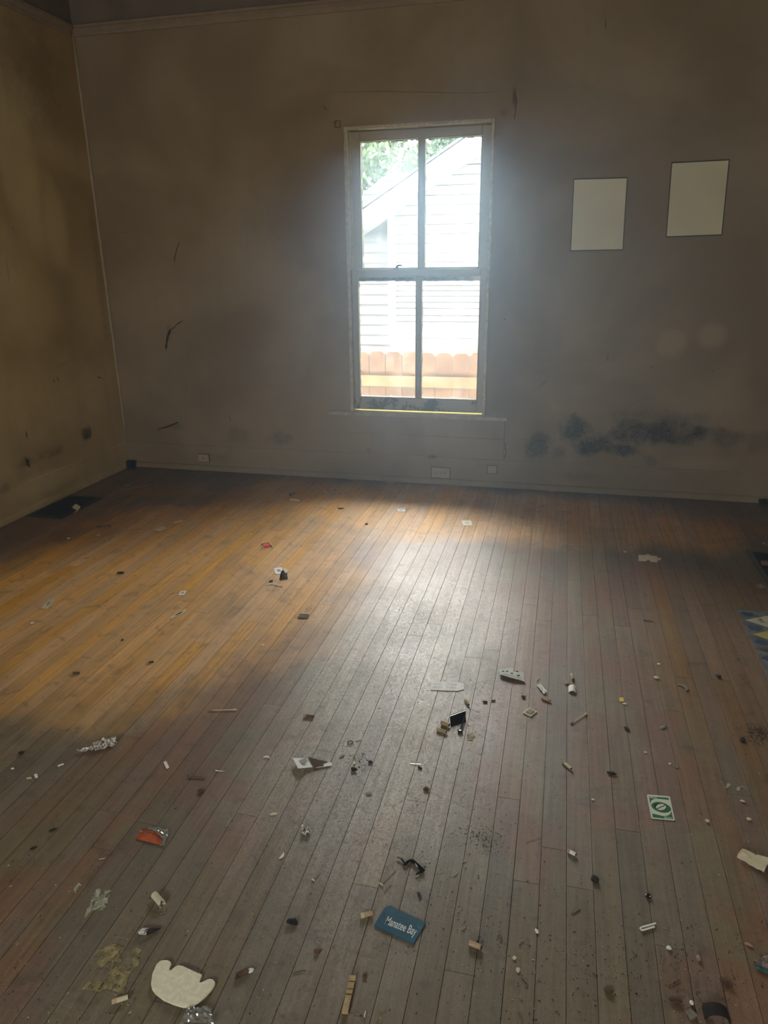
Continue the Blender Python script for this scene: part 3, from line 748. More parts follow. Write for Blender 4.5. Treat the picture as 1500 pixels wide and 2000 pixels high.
def lump_bm(px, py, sx, sy, sz, ang=0, rough=.35, seed=0, z=Z0, sub_=2):
    c = at(px, py); bm = bmesh.new(); bmesh.ops.create_icosphere(bm, subdivisions=sub_, radius=1)
    for v in bm.verts:
        n_ = noise.noise(v.co*1.7+Vector((seed*3.1, seed*1.7, seed)))+.5*noise.noise(v.co*4+Vector((seed, 0, 0)))
        v.co *= 1+rough*n_
    zmin = min(v.co.z for v in bm.verts)
    for v in bm.verts:
        x_, y_ = v.co.x*sx, v.co.y*sy
        v.co = Vector((c.x+x_*math.cos(ang)-y_*math.sin(ang), c.y+x_*math.sin(ang)+y_*math.cos(ang), z+(v.co.z-zmin)*sz))
    return bm
_ls = [0]
def lump(name, label, cat, px, py, sx, sy, sz, mat, ang=0, group=None, rough=.35, parent=None, z=Z0):
    _ls[0] += 1
    o = obj(name, lump_bm(px, py, sx/1000, sy/1000, sz/1000, ang, rough, _ls[0], z), mat, parent)
    if parent is None: tag(o, label, cat, group)
    return o
def ends(p0, p1, r): 
    a, b = at(*p0), at(*p1); return a+Vector((0, 0, r)), b+Vector((0, 0, r))
def butt(p0, p1, r, label, mat=None, band=True, name='cigarette_butt', cat='cigarette butt'):
    """rolled filter end lying on its side: paper roll, darker plug inside, cuff band"""
    mat = mat or MTAN; r /= 1000
    a, b = ends(p0, p1, r+Z0); d = (b-a); L = d.length; d.normalize()
    e = empty(name, ((a.x+b.x)/2, (a.y+b.y)/2, 0), label, cat)
    obj('paper_roll', tube(bmesh.new(), [a, a+d*L*.3, a+d*L*.7, b], [r*.96, r, r*.95, r*.9], 20), mat, e, smooth=False)
    if band: obj('cuff', tube(bmesh.new(), [a+d*L*.02, a+d*L*.3], r*1.04, 20), MCR if mat is MTAN else MTAN, e)
    obj('plug', tube(bmesh.new(), [b-d*.001, b+d*.0012], r*.72, 10), MDK, e)
    return e
def wire(name, label, cat, pp, r, mat, z=None, parent=None, group=None, seg=6):
    r /= 1000; zz = (z if z is not None else r+Z0)
    pts_ = [at(*q)+Vector((0, 0, zz)) for q in pp]
    o = obj(name, tube(bmesh.new(), pts_, r, seg), mat, parent)
    if parent is None: tag(o, label, cat, group)
    return o
def textmesh(body, quadpx, mat, parent, name='lettering', z=.002, shear=0, bold=0, flip=False):
    """lettering mapped on a quad (bottom-left, bottom-right, top-left) on the floor"""
    cu = bpy.data.curves.new('t', 'FONT'); cu.body = body; cu.size = 1; cu.extrude = 0; cu.shear = shear; cu.offset = bold; cu.resolution_u = 3
    to = bpy.data.objects.new('t', cu); COL.objects.link(to); bpy.context.view_layer.update()
    me = bpy.data.meshes.new_from_object(to.evaluated_get(bpy.context.evaluated_depsgraph_get()))
    bpy.data.objects.remove(to); bpy.data.curves.remove(cu)
    bm = bmesh.new(); bm.from_mesh(me); bpy.data.meshes.remove(me)
    x0 = min(v.co.x for v in bm.verts); x1 = max(v.co.x for v in bm.verts); y0 = min(v.co.y for v in bm.verts); y1 = max(v.co.y for v in bm.verts)
    A, Bv, C_ = [at(*q) for q in quadpx]
    for v in bm.verts:
        u = (v.co.x-x0)/(x1-x0); w_ = (v.co.y-y0)/(y1-y0)
        p = A+(Bv-A)*u+(C_-A)*w_; v.co = Vector((p.x, p.y, z))
    r = bmesh.ops.extrude_face_region(bm, geom=list(bm.faces))
    bmesh.ops.translate(bm, verts=[g_ for g_ in r['geom'] if isinstance(g_, bmesh.types.BMVert)], vec=(0, 0, .00008))
    return obj(name, bm, mat, parent)
def inset(c4, k0u, k1u, k0v, k1v):
    """pixel-free inner quad: returns floor vectors"""
    return [quad(c4, u, v) for u, v in ((k0u, k0v), (k1u, k0v), (k1u, k1v), (k0u, k1v))]
def flat(name, vecs, z, mat, parent, th=.00012):
    return obj(name, prism(bmesh.new(), [Vector((v.x, v.y, z)) for v in vecs], Vector((0, 0, th))), mat, parent)
def rrect(c4, m_, r_=.09, asp=1.5, n=4):
    out = []
    for cu, cv, a0 in ((1-m_-r_, m_+r_/asp, -90), (1-m_-r_, 1-m_/asp-r_/asp, 0), (m_+r_, 1-m_/asp-r_/asp, 90), (m_+r_, m_+r_/asp, 180)):
        for k in range(n+1):
            t = math.radians(a0+90*k/n); out.append(quad(c4, cu+r_*math.cos(t), cv+r_/asp*math.sin(t)))
    return out
def ell(c4, cu, cv, ru, rv, rot=0, n=28, a0=0, a1=360, asp=1.5):
    out = []
    for k in range(n):
        t = math.radians(a0+(a1-a0)*k/(n if a1-a0 == 360 else n-1)); x_, y_ = ru*math.cos(t), rv*math.sin(t); cr, sr = math.cos(rot), math.sin(rot)
        out.append(quad(c4, cu+(x_*cr-y_*sr), cv+(x_*sr+y_*cr)/asp))
    return out

# playing cards
c4 = [(1263, 1552.5), (1308, 1556), (1318.5, 1604), (1272, 1599.5)]
e = thing('playing_card', 'green playing card with a struck-out circle face up, right foreground', 'playing card', c4)
flat('card_stock', rrect(c4, 0.0, .07), Z0+.0004, MCW, e, .0005)
flat('colour_panel', rrect(c4, .075, .03), .0016, MGRN, e)
flat('white_oval', [quad(c4, u, v) for u, v in [(.93, .17), (.93, .60), (.86, .74), (.74, .82), (.55, .86), (.08, .80), (.08, .40), (.14, .26), (.28, .18), (.45, .155)]], .00174, MCW, e)
flat('ring_black_print', ell(c4, .53, .515, .40, .31, .12), .00188, MINK, e)  # black print edging the ring
flat('ring', ell(c4, .50, .50, .40, .31, .12), .00200, MGRN, e)
flat('inner_black_print', ell(c4, .485, .49, .27, .20, .12), .00214, MINK, e)  # black print inside the ring
for nm, a0, a1 in (('ring_opening', 8, 172), ('ring_opening', 188, 352)):
    flat(nm, ell(c4, .51, .505, .24, .175, -.62, 14, a0, a1), .00228, MCW, e)
textmesh('draw', [(1298, 1600), (1313, 1601.5), (1296.5, 1594)], MCW, e, z=.00178)
textmesh('draw', [(1282, 1557.5), (1268, 1556.2), (1283.5, 1563.5)], MCW, e, z=.00178)

c4 = [(507.2, 1061.9), (525.9, 1058.7), (535.5, 1069.3), (515.2, 1073)]
e = thing('playing_card', 'red-backed playing card on the amber boards, left of centre', 'playing card', c4)
flat('card_stock', rrect(c4, 0, .06), Z0+.0006, MCW, e, .0006)
flat('colour_panel', rrect(c4, .075, .03), .0019, MINK, e)
flat('red_oval', [quad(c4, u, v) for u, v in [(.93, .05), (.93, .6), (.8, .8), (.6, .95), (.07, .95), (.07, .4), (.2, .2), (.4, .05)]], .00204, MRED, e)
textmesh('UNO', [(514.5, 1067.6), (526.5, 1065.8), (515.5, 1062.8)], MYEL, e, z=.0022, bold=.02)
c4 = [(632, 957.3), (656, 953.7), (662, 958), (638.7, 962)]
e = thing('playing_card', 'red playing card lying farthest back near the window wall', 'playing card', c4)
flat('card_stock', rrect(c4, 0, .06), Z0+.0005, MCW, e, .0006)
flat('colour_panel', rrect(c4, .07, .03), .0018, M_FLOOR if False else MINK, e)
flat('red_oval', [quad(c4, u, v) for u, v in [(.8, .06), (.8, .6), (.7, .8), (.6, .95), (.07, .95), (.07, .4), (.2, .1)]], .00194, MRED, e)
textmesh('UNO', [(643, 959.3), (655, 957.3), (643, 956.6)], MCW, e, z=.0021, bold=.02)
c4 = [(184.5, 1027.5), (219, 1023.5), (219.5, 1030.5), (185.5, 1032)]
e = thing('framed_card', 'faded pink card with dark frame in the dirt near the left wall', 'card', c4)
flat('card_stock', inset(c4, 0, 1, 0, 1), Z0+.001, MPINK, e, .0006)
flat('picture', inset(c4, .1, .9, .2, .8), .0024, MBRN, e)
flat('picture_pink_area', inset(c4, .45, .8, .3, .7), .0026, MPINK, e)  # pink area of the printed picture

# blue hang tag
pp = [(730.4, 1809.3), (746.9, 1780.5), (754.4, 1772.2), (765, 1773), (832.3, 1804), (807.7, 1845.6)]
e = thing('hang_tag', 'blue hang tag lettered in white script, bottom centre', 'tag', pp)
obj('tag_board', slab_bm(pp, .0022, .0012, .0004), MBLU, e)
h = at(750.5, 1789)
for dz in (0, 1):
    q = at(750.2+dz*.3, 1787+dz*4.2); obj('punch_hole', tube(bmesh.new(), [q+Vector((0, 0, .0034)), q+Vector((0, 0, .00352))], .0021, 12), MINK, e)
textmesh('Manatee Bay', [(749.5, 1812), (811, 1836.5), (756, 1791)], MW, e, z=.00352, shear=.28, bold=.012)
o = textmesh('TT', [(811, 1823), (819, 1826.5), (816, 1811)], MBLU, e, z=.00352); o.data.materials[0] = plain('faint_print', (.12, .24, .30), .4)
# white tag with print
pp = [(842, 1331.2), (894, 1333.2), (906, 1335.6), (906, 1347.2), (892.4, 1350.4), (840.4, 1348.4)]
e = thing('price_tag', 'white paper tag with two rows of small print on the glossy patch', 'tag', pp)
obj('tag_board', slab_bm(pp, .0008, .0012), MW, e)
bm = bmesh.new(); rr = random.Random(3)
c4 = [(843, 1332.5), (893, 1334.5), (891.5, 1349), (841.5, 1347.2)]
for row, v0 in enumerate((.16, .58)):
    u = .04+row*.03
    while u < .97:
        if .42 < u < .58: u += .03; continue
        w_ = rr.choice((.012, .018, .03)); P = inset(c4, u, u+w_, v0, v0+.26*rr.choice((.6, 1, 1)))
        prism(bm, [Vector((q.x, q.y, .0021)) for q in P], Vector((0, 0, .0001))); u += w_+rr.choice((.014, .02, .03))
obj('printed_rows', bm, MINKG, e)
q = at(902, 1341); obj('punch_hole', tube(bmesh.new(), [q+Vector((0, 0, .0021)), q+Vector((0, 0, .0022))], .0018, 10), MINK, e)

# ivory notched plastic plate
pp = [(190, 1200), (200, 1120), (235, 1040), (262, 1014), (290, 1005), (325, 1006), (350, 1020), (356, 1042), (345, 1066), (333, 1085), (338, 1097), (352, 1097), (380, 1068), (400, 1051), (420, 1047), (450, 1058), (540, 1100), (598, 1120), (605, 1130), (592, 1165), (578, 1188), (586, 1197), (605, 1195), (640, 1166), (665, 1158), (692, 1163), (711, 1185), (711, 1205), (690, 1245), (640, 1300), (580, 1350), (540, 1376), (500, 1388), (450, 1390), (380, 1370), (290, 1330), (225, 1280), (197, 1240)]
pp = [(250+x_/4.167, 1640+y_/4.167-2) for x_, y_ in pp]
slab('plastic_plate', 'large ivory plastic plate with two round notches, bottom left', 'plastic piece', pp, .0035, MWP, .0035, bev=.0012)
# clear crumpled film
c4 = [(368, 1974), (410, 1971), (418, 2004), (350, 2006)]
def crum(seed, a, f=9): return lambda u, v: a*(.6+.9*noise.noise(Vector((u*f*.5, v*f*.5, seed)))+.5*noise.noise(Vector((u*f, v*f, seed+4))))
sheet('plastic_film', 'crumpled clear plastic film beside the ivory plate', 'plastic film', c4, crum(3, .012), MCLR, n=14, jag=.06)
# puzzle piece
pp = [(552, 318), (610, 320), (608, 312), (634, 312), (634, 322), (688, 326), (690, 344), (702, 338), (716, 343), (718, 352), (706, 359), (690, 354), (690, 372), (636, 366), (636, 358), (624, 353), (610, 356), (608, 364), (552, 360)]
pp = [(1100+x_/3.75, 1000+y_/3.75) for x_, y_ in pp]
slab('puzzle_piece', 'cream cardboard puzzle piece toward the right, before the dark wall strip', 'puzzle piece', pp, .0025, MCR, .0008, bev=.0006)

# small flat cards and scraps: (name, label, cat, corners, material, print)
flats = [
 ('paper_square', 'small white square with a diagonal line, back centre', 'paper', [(774.7, 993.9), (790.7, 993.3), (792, 999.5), (777.3, 1000)], MW, ('line', MINKG)),
 ('paper_square', 'small white card with yellow print, back right of centre', 'card', [(901.3, 1017.3), (920, 1016.8), (922.7, 1026.7), (904.5, 1026.7)], MW, ('blob', MYEL)),
 ('paper_strip', 'white slip beside a dark crumb, back left of centre', 'paper', [(564, 976.5), (568, 974), (586, 976.8), (582.7, 980)], MW, None),
 ('paper_square', 'white square with blue-grey print touching the dark shell bit', 'paper', [(535, 1110.2), (550.4, 1108.3), (553.6, 1120.5), (538, 1122)], MW, ('blob', MINKG)),
 ('paper_square', 'white square tilted on brown boards left of the bone-shaped stick', 'paper', [(353.3, 1154.7), (364.5, 1153.9), (360, 1162.7), (348, 1162.7)], MW, ('blob', MINKG)),
 ('ticket_stub', 'cream ticket stub at the far left of the floor', 'ticket', [(96, 1170.7), (108, 1170.7), (92.8, 1190), (80, 1188.5)], MCR, ('blob', MINKG)),
 ('wrapper_strip', 'narrow pale green strip with dark print, left side', 'wrapper', [(332, 1205.3), (362.7, 1189.3), (366.7, 1193.3), (335.5, 1209.3)], MCR, ('blob', MINK)),
 ('paper_strip', 'small white strip on the shadow line near the left wall', 'paper', [(339, 1020), (356, 1016.5), (358, 1018.7), (341.3, 1022.1)], MW, None),
 ('paper_chip', 'tiny yellow square on the red-brown boards at right', 'paper', [(1209, 1363), (1217.5, 1363), (1218.5, 1371), (1210, 1371)], MYEL, None),
 ('paper_chip', 'small white rectangle leaning on its edge, left foreground', 'paper', [(319, 1489), (325, 1487.5), (331, 1500), (325, 1503)], MW, None),
 ('paper_chip', 'tiny white rectangle right of the other specks, far left', 'paper', [(112.5, 1496), (123.5, 1491.5), (125, 1494), (114, 1499)], MW, None),
 ('paper_chip', 'tiny white square in a pair of chips, far left', 'paper', [(66, 1513.5), (72.5, 1512), (75, 1519.5), (69, 1521)], MW, None),
 ('paper_chip', 'tiny grey-white chip in a pair, left of the white square', 'paper', [(51.5, 1520), (61, 1518), (63, 1521.5), (53, 1523.5)], MCR, None),
 ('wooden_tile', 'small greenish square tile at the bottom right edge', 'tile', [(1338, 1977), (1348.8, 1973.6), (1362, 1986.8), (1348.8, 1995)], MGR, None),
 ('paper_scrap', 'pink torn scrap lying on the right floor register', 'paper', [(1485.5, 1097.7), (1506, 1098.5), (1508, 1109), (1486, 1106)], MPINK, None),
]
for i, (nm, lb, ct, c4, m_, pr) in enumerate(flats):
    z_ = .0066 if 'register' in lb else Z0+.0003
    if pr is None:
        sheet(nm, lb, ct, c4, lambda u, v, i=i: .0012*(.4+noise.noise(Vector((u*2, v*2, i)))), m_, n=4, th=.0006 if 'tile' not in nm else .004, z=z_, seed=i, jag=.03)
    else:
        e = thing(nm, lb, ct, c4)
        flat('paper', inset(c4, 0, 1, 0, 1), z_, m_, e, .0007)
        if pr[0] == 'line': flat('print', [quad(c4, .2, .72), quad(c4, .3, .8), quad(c4, .85, .25), quad(c4, .75, .18)], .00175, pr[1], e)
        else: flat('print', [quad(c4, u, v) for u, v in ((.3, .35), (.55, .25), (.75, .4), (.7, .65), (.45, .7), (.28, .55))], .00175, pr[1], e)

# curled papers
sheet('curled_paper', 'curled cream paper square near the left shadow line', 'paper', [(297.3, 1036.5), (317.3, 1029.3), (326.7, 1034.7), (309.3, 1041.3)], lambda u, v: .012*(u-.5)**2*4*.5+.004*v, MCR, jag=.03)
sheet('curled_card', 'curled tan card beside the left floor register', 'card', [(134.7, 992), (149.3, 990.7), (158.7, 997.3), (145.3, 1002)], lambda u, v: .022*u*u, MCR, jag=.03)
e = thing('folded_paper', 'folded printed paper with a dark brown flap, foreground centre-left', 'paper', [(572, 1489.3), (601, 1482), (648, 1493.3), (582.7, 1512.5)])
c4 = [(572, 1488), (602, 1481.5), (612, 1501), (583, 1511)]
sheet('printed_half', '', '', c4, lambda u, v: .012*(1-u)+.004*v, MW, e, n=6)
flat('printed_mark', [quad(c4, u, v)+Vector((0, 0, 0)) for u, v in ((.3, .3), (.75, .25), (.8, .6), (.4, .7))], .0128, MINKG, e)
sheet('brown_flap', '', '', [(602, 1481.5), (646, 1490), (630, 1499), (612, 1501)], lambda u, v: .004*(1-u)+.003*v, MBRN, e, n=6)
sheet('white_tip', '', '', [(643, 1490), (648, 1492), (648, 1497), (616, 1502)], lambda u, v: .0022, MW, e, n=4, th=.0008)
e = thing('torn_card', 'torn grey-white card lifted off the floor, casting a dark shadow', 'card', [(974, 1302), (1002, 1301), (1026, 1328), (980, 1318)])
c4 = [(973.5, 1303), (1004, 1301), (1025, 1326), (976, 1315)]
bm = bmesh.new(); outl = [(105, 185), (150, 172), (205, 160), (262, 158), (318, 160), (325, 212), (380, 222), (430, 218), (472, 240), (474, 290), (480, 345), (495, 375), (440, 362), (390, 352), (330, 343), (260, 325), (180, 300), (112, 280), (120, 230)]
P = []
for x_, y_ in outl:
    q = at(960+x_/7.5, 1280+y_/7.5+5); P.append(Vector((q.x, q.y, .002+.018*max(0, min(1, (y_-200)/150))*(1-x_/600))))
a_ = [bm.verts.new(p) for p in P]; b2 = [bm.verts.new(p+Vector((0, 0, .0008))) for p in P]
ca = bm.verts.new(sum(P, Vector())/len(P)); cb = bm.verts.new(sum(P, Vector())/len(P)+Vector((0, 0, .0008)))
for i in range(len(P)):
    j = (i+1) % len(P); bm.faces.new((a_[i], a_[j], b2[j], b2[i])); bm.faces.new((ca, a_[j], a_[i])); bm.faces.new((cb, b2[i], b2[j]))
obj('card_stock', bm, plain('grey_card', (.52, .55, .50), .6, .3, var=.1, bs=60), e)
for x_, y_ in ((165, 265), (225, 268), (292, 298), (370, 268), (392, 328)):
    q = at(960+x_/7.5, 1280+y_/7.5+3); obj('print_mark', B(q.x-.004, q.x+.004, q.y-.001, q.y+.001, .0135, .0165), MINK, e)
e = thing('square_cracker', 'pale square wafer standing on a point of the grey boards', 'square piece', [(1021.3, 1393.3), (1033.3, 1383.3), (1049.3, 1391.3), (1036.7, 1400.7)])
c4 = [(1021.3, 1393.3), (1033.3, 1383.8), (1049.3, 1391.3), (1036.7, 1400.7)]
flat('base', inset(c4, 0, 1, 0, 1), .0008, MCR, e, .003); flat('raised_centre', inset(c4, .18, .82, .18, .82), .0038, MGR, e, .002)
sheet('plastic_dome', 'domed white cap beside two butts, right of centre', 'cap', [(1110, 1341.5), (1125, 1342), (1126, 1355), (1110.5, 1353)], lambda u, v: .010*(1-(2*u-1)**2)*(1-(2*v-1)**2*.3)+.001, MW, n=8, th=.001)

# butts
for a_, b2, r_, lb, m_, bd in (
    ((862, 1414.5), (877.2, 1420), 6.0, 'open tan butt beside the black clip, upper of two', MTAN, False),
    ((853.2, 1427), (871.6, 1433), 5.0, 'tan butt just below the open one, near the black clip', MTAN, False),
    ((908.4, 1369.2), (915, 1379), 4.2, 'single butt below the right end of the white paper tag', MTAN, True),
    ((1057.3, 1364.7), (1074, 1371), 4.2, 'brown butt above and right of the square wafer', MTAN, False),
    ((1103.3, 1335.3), (1118, 1338), 3.8, 'thin butt lying against the white cap', MTAN, True),
    ((1116, 1319.3), (1119, 1329.5), 4.2, 'upright-pointing butt above the white cap', MTAN, True),
    ((1098.7, 1489.8), (1115, 1504), 4.2, 'long pale butt alone on the boards, right of centre', MCR, True),
    ((593.3, 1400), (612, 1402.5), 4.6, 'dark broken butt alone on the left middle boards', MBRN, True),
    ((1109, 1664.5), (1124, 1672.5), 4.6, 'white crushed butt above the dark folded leaf', MW, True),
    ((704, 1793), (728, 1787), 5.2, 'tan butt immediately left of the blue hang tag', MTAN, True),
    ((916.4, 1845.2), (939.2, 1854.8), 5.4, 'brown butt right of the blue hang tag', MTAN, False),
    ((219.6, 1961), (251, 1951), 4.6, 'cream butt at the bottom left, beside the yellow residue', MCR, True),
    ((137.8, 1317), (154.5, 1317.3), 4.2, 'dark butt alone on the far left boards', MBRN, True),
    ((287, 1296.5), (300, 1294.5), 3.6, 'small grubby butt with white tip, left side', MDK, True)):
    butt(a_, b2, r_, lb, m_, bd)
# cream paper roll, open at one end
a_, b2 = ends((302.4, 1752.8), (318, 1771), .0085)
e = empty('paper_curl', ((a_.x+b2.x)/2, (a_.y+b2.y)/2, 0), 'rolled cream paper curl standing open, lower left', 'paper')
bm = bmesh.new(); d = (b2-a_).normalized(); s_ = d.cross(Vector((0, 0, 1))); rows = []
for k in range(19):
    t = math.radians(-70+320*k/18); rr_ = .0085-.00012*k
    off = s_*math.cos(t)*rr_+Vector((0, 0, 1))*math.sin(t)*rr_
    rows.append((bm.verts.new(a_+off), bm.verts.new(b2+off+d*.003*math.sin(k*1.3)), bm.verts.new(b2+off*.9+d*.003*math.sin(k*1.3)), bm.verts.new(a_+off*.9)))
for p, q in zip(rows, rows[1:]):
    for i in range(4): bm.faces.new((p[i], p[(i+1) % 4], q[(i+1) % 4], q[i]))
obj('paper', bm, MCR, e, smooth=False)

# cotton swabs
for a_, b2, lb in (((411, 1388.6), (460.5, 1387.6), 'cotton swab lying level on the left middle boards'), ((1115, 1414.5), (1144.5, 1395.5), 'cotton swab lying slanted below the white cap')):
    p, q = ends(a_, b2, .003); d = (q-p).normalized()
    e = empty('cotton_swab', ((p.x+q.x)/2, (p.y+q.y)/2, 0), lb, 'cotton swab')
    obj('stick', tube(bmesh.new(), [p, q], .0013, 8), MCR, e)
    for s_, k in ((p, 1), (q, -1)): obj('cotton_tip', tube(bmesh.new(), [s_-d*k*.004, s_, s_+d*k*.006, s_+d*k*.011], [.0015, .0029, .0028, .0014], 10), MGR if k == 1 else MCR, e)

# foil wrap with tail
e = thing('foil_wrap', 'crumpled silver-white foil wrap with a pointed tail, left foreground', 'foil', [(151, 1470), (228, 1450)])
c4 = [(182, 1456), (226, 1446), (229, 1454), (184, 1468)]
sheet('crumpled_body', '', '', c4, crum(8, .016, 11), MFOIL, e, n=16, jag=.05, th=.001)
sheet('crumpled_fold', '', '', [(181, 1462), (222, 1452), (226, 1458), (190, 1469)], crum(21, .010, 8), MFOIL, e, n=10, jag=.08, th=.001)
sheet('tail', '', '', [(151, 1469), (181, 1461), (183, 1467), (160, 1472)], crum(12, .010, 6), MFOIL, e, n=8, jag=.05, th=.001)
# foil bits
sheet('foil_bit', 'small crumpled foil bit on the dark boards, lower centre-left', 'foil', [(590, 1618), (608, 1620), (607, 1631), (590, 1633)], crum(5, .010, 9), MFOIL, n=8, jag=.15)
sheet('twisted_scrap', 'white twisted paper scrap left of the white cap', 'paper', [(1047, 1340), (1057, 1339), (1068, 1354), (1062, 1357)], crum(15, .007, 8), MW, n=8, jag=.08)

# black clip with prong
e = thing('black_clip', 'broken black plastic clip with a prong, centre of the glossy patch', 'plastic piece', [(878.4, 1409.2), (909.2, 1396.4), (910, 1411.6), (880, 1421.2)])
sheet('clip_body', '', '', [(878.4, 1407), (909.2, 1396.4), (910, 1411.6), (880, 1421.2)], lambda u, v: .016*(1-v), MBP, e, n=6, th=.002)
obj('rim', tube(bmesh.new(), [at(878.6, 1409)+Vector((0, 0, .018)), at(909, 1398)+Vector((0, 0, .018))], .0009, 6), MST, e)
obj('prong', tube(bmesh.new(), [at(908, 1404)+Vector((0, 0, .012)), at(899, 1428)+Vector((0, 0, .003))], .0026, 8), MBP, e)
obj('foot', lump_bm(898.5, 1430, .008, .010, .004, .4, .5, 77), MBP, e)

# blackish braided cord
e = thing('braided_cord', 'tangled black braided cord above the blue hang tag', 'cord', [(776, 1677), (828, 1712)])
path = [(776, 1677.2), (784, 1681), (789, 1686.5), (791, 1691.5), (796, 1686), (803, 1683), (809, 1687), (815, 1692), (821, 1698), (827, 1703.5), (820, 1707), (811, 1711)]
P = [at(*q)+Vector((0, 0, .004)) for q in path]
for ph in range(3):
    Q = []
    for i in range(len(P)-1):
        for k in range(6):
            t = k/6; p = P[i].lerp(P[i+1], t); a_ = (i*6+k)*1.1+ph*2.094; amp = .0034 if 2 < i < 10 else .0008
            Q.append(p+Vector((math.cos(a_)*amp, math.cos(a_)*amp*.6, math.sin(a_)*amp*.8)))
    obj('strand', tube(bmesh.new(), Q, .0014, 5), MBP, e)
wire('hair_pin', 'bent black pin right below the braided cord', 'pin', [(815.5, 1743), (818, 1752), (821.5, 1758.5), (822.5, 1752), (818, 1744)], .9, MBP)

# wooden notched stick
e = thing('wooden_stick', 'short notched pale wooden stick, bottom centre', 'stick', [(683.6, 1912.4), (695.6, 1913), (680, 1983), (668, 1982)])
c4 = [(683.6, 1911), (695.6, 1911.6), (680, 1982), (668, 1981)]
for v0, v1, hh in ((0, .13, .008), (.13, .2, .004), (.2, .36, .008), (.36, .4, .004), (.4, .5, .0075), (.5, .56, .004), (.56, 1, .008)):
    flat('segment' if hh > .005 else 'notch', inset(c4, 0, 1, v0, v1), .0008, MWOOD, e, hh)

# folded cream packet at the right edge
e = thing('folded_packet', 'folded cream paper packet at the right edge of the foreground', 'paper', [(1438, 1677), (1454, 1665), (1505, 1690), (1490, 1708)])
c4 = [(1452, 1664), (1506, 1690), (1491, 1707), (1438.5, 1677)]
sheet('packet', '', '', c4, lambda u, v: .013*min(1, 4*v, 4*(1-v)+.25)+.003*noise.noise(Vector((u*5, v*5, 1))), MCR, e, n=12, th=.002)
sheet('end_fold', '', '', [(1476, 1680), (1505, 1691), (1491, 1706), (1470, 1694)], lambda u, v: .0155+.004*u*(1-v), MCR, e, n=5, th=.0008)

# orange wrapper
e = thing('torn_wrapper', 'torn orange-red wrapper with clear crimped edge, lower left', 'wrapper', [(265.3, 1640), (277.3, 1622.7), (320, 1632), (317.3, 1654.7)])
sheet('printed_film', '', '', [(276, 1621), (314, 1629), (316, 1652), (266, 1640)], crum(31, .004, 5), MORG, e, n=10, jag=.04)
sheet('crimped_edge', '', '', [(288, 1619), (330, 1622), (326, 1640), (312, 1632)], crum(33, .007, 10), MCLR, e, n=10, jag=.1)
sheet('clear_corner', '', '', [(312, 1634), (328, 1634), (321, 1652), (313, 1654)], crum(35, .003, 5), MGR, e, n=5, jag=.05)

# glitter cloth, right edge
e = thing('cloth_scrap', 'mauve cloth scrap with teal edge at the right border', 'cloth', [(1472, 1891), (1483, 1872), (1510, 1874), (1510, 1910)])
sheet('fabric', '', '', [(1482, 1871), (1512, 1872), (1514, 1902), (1474, 1887)], crum(41, .008, 6), MMAUVE, e, n=10, jag=.03, th=.0015)
sheet('teal_hem', '', '', [(1474, 1887), (1513, 1902), (1513, 1911), (1472.5, 1893)], lambda u, v: .003+.002*noise.noise(Vector((u*8, v, 3))), MTEAL, e, n=8, th=.0015)

# rings, clips, pins, wires
def ring(name, label, cat, px, py, R_, r_, mat, tilt=0):
    c = at(px, py)+Vector((0, 0, r_/1000+Z0)); P = [c+Vector((R_/1000*math.cos(t/20*2*math.pi), R_/1000*math.sin(t/20*2*math.pi), 0)) for t in range(21)]
    o = obj(name, tube(bmesh.new(), P, r_/1000, 8, cap=False), mat); tag(o, label, cat); return o
ring('metal_ring', 'small dark metal ring beside the zigzag wire, centre', 'ring', 684, 1451, 8, 1.2, MRUST)
wire('zigzag_wire', 'tiny dark zigzag spring right of the metal ring', 'spring', [(695, 1448), (698, 1449), (699.5, 1446), (702, 1449.5), (703.5, 1446.5), (706, 1448.5)], 1.0, MRUST)
ring('rubber_grommet', 'black rubber grommet, right foreground', 'grommet', 1266, 1752.5, 4.4, 2.3, MBP)
wire('hair_clip', 'white U-shaped clip, right foreground', 'clip', [(1280.5, 1805), (1253, 1812.5), (1250, 1815), (1252.5, 1818.5), (1257, 1818), (1278, 1811.5)], 1.9, MW)
wire('small_clip', 'silver bent clip left of the rubber grommet', 'clip', [(1130, 1772.5), (1116.5, 1781), (1116, 1784), (1119, 1784), (1131.5, 1776)], 1.1, MST)
wire('safety_pin', 'silver safety pin, bottom centre-right', 'safety pin', [(1017.5, 1907), (1019, 1915), (1027, 1926), (1031, 1925), (1030, 1921), (1019, 1907.5)], .9, MST)
e = thing('nail', 'black nail lying level below the foil wrap', 'nail', [(367, 1518.7), (401, 1520.8)])
wire('shank', '', '', [(368, 1518.8), (401, 1520.8)], 1.6, MRUST, parent=e); wire('head', '', '', [(367, 1518.6), (368.2, 1518.7)], 3.6, MRUST, parent=e)
def tpin(a_, b2, lb, w_=4, mat=None, head=True):
    e = thing('headed_pin', lb, 'pin', [a_, b2]); mat = mat or MGR
    wire('shank', '', '', [a_, b2], .55, mat, parent=e)
    if head:
        q = at(*b2); d = (at(*b2)-at(*a_)).normalized(); s_ = Vector((-d.y, d.x, 0)); zz = Vector((0, 0, .0022))
        obj('head', tube(bmesh.new(), [q-s_*w_/1000+zz, q+s_*w_/1000+zz], .0016, 6), MCR, e)
tpin((627, 1705), (612, 1720), 'plastic T-pin left of the blue hang tag')
tpin((772, 1701), (745, 1728.5), 'long T-pin just above the blue hang tag', 5)
tpin((692, 1979), (713, 1982.5), 'T-shaped pin beside the notched wooden stick', 5)
tpin((764, 1729), (750, 1744), 'headless brown pin pointing at the blue hang tag', mat=MRUST, head=False)
tpin((1027.5, 1644.5), (1056.5, 1635.5), 'thin headless needle on grey boards, centre-right', head=False)
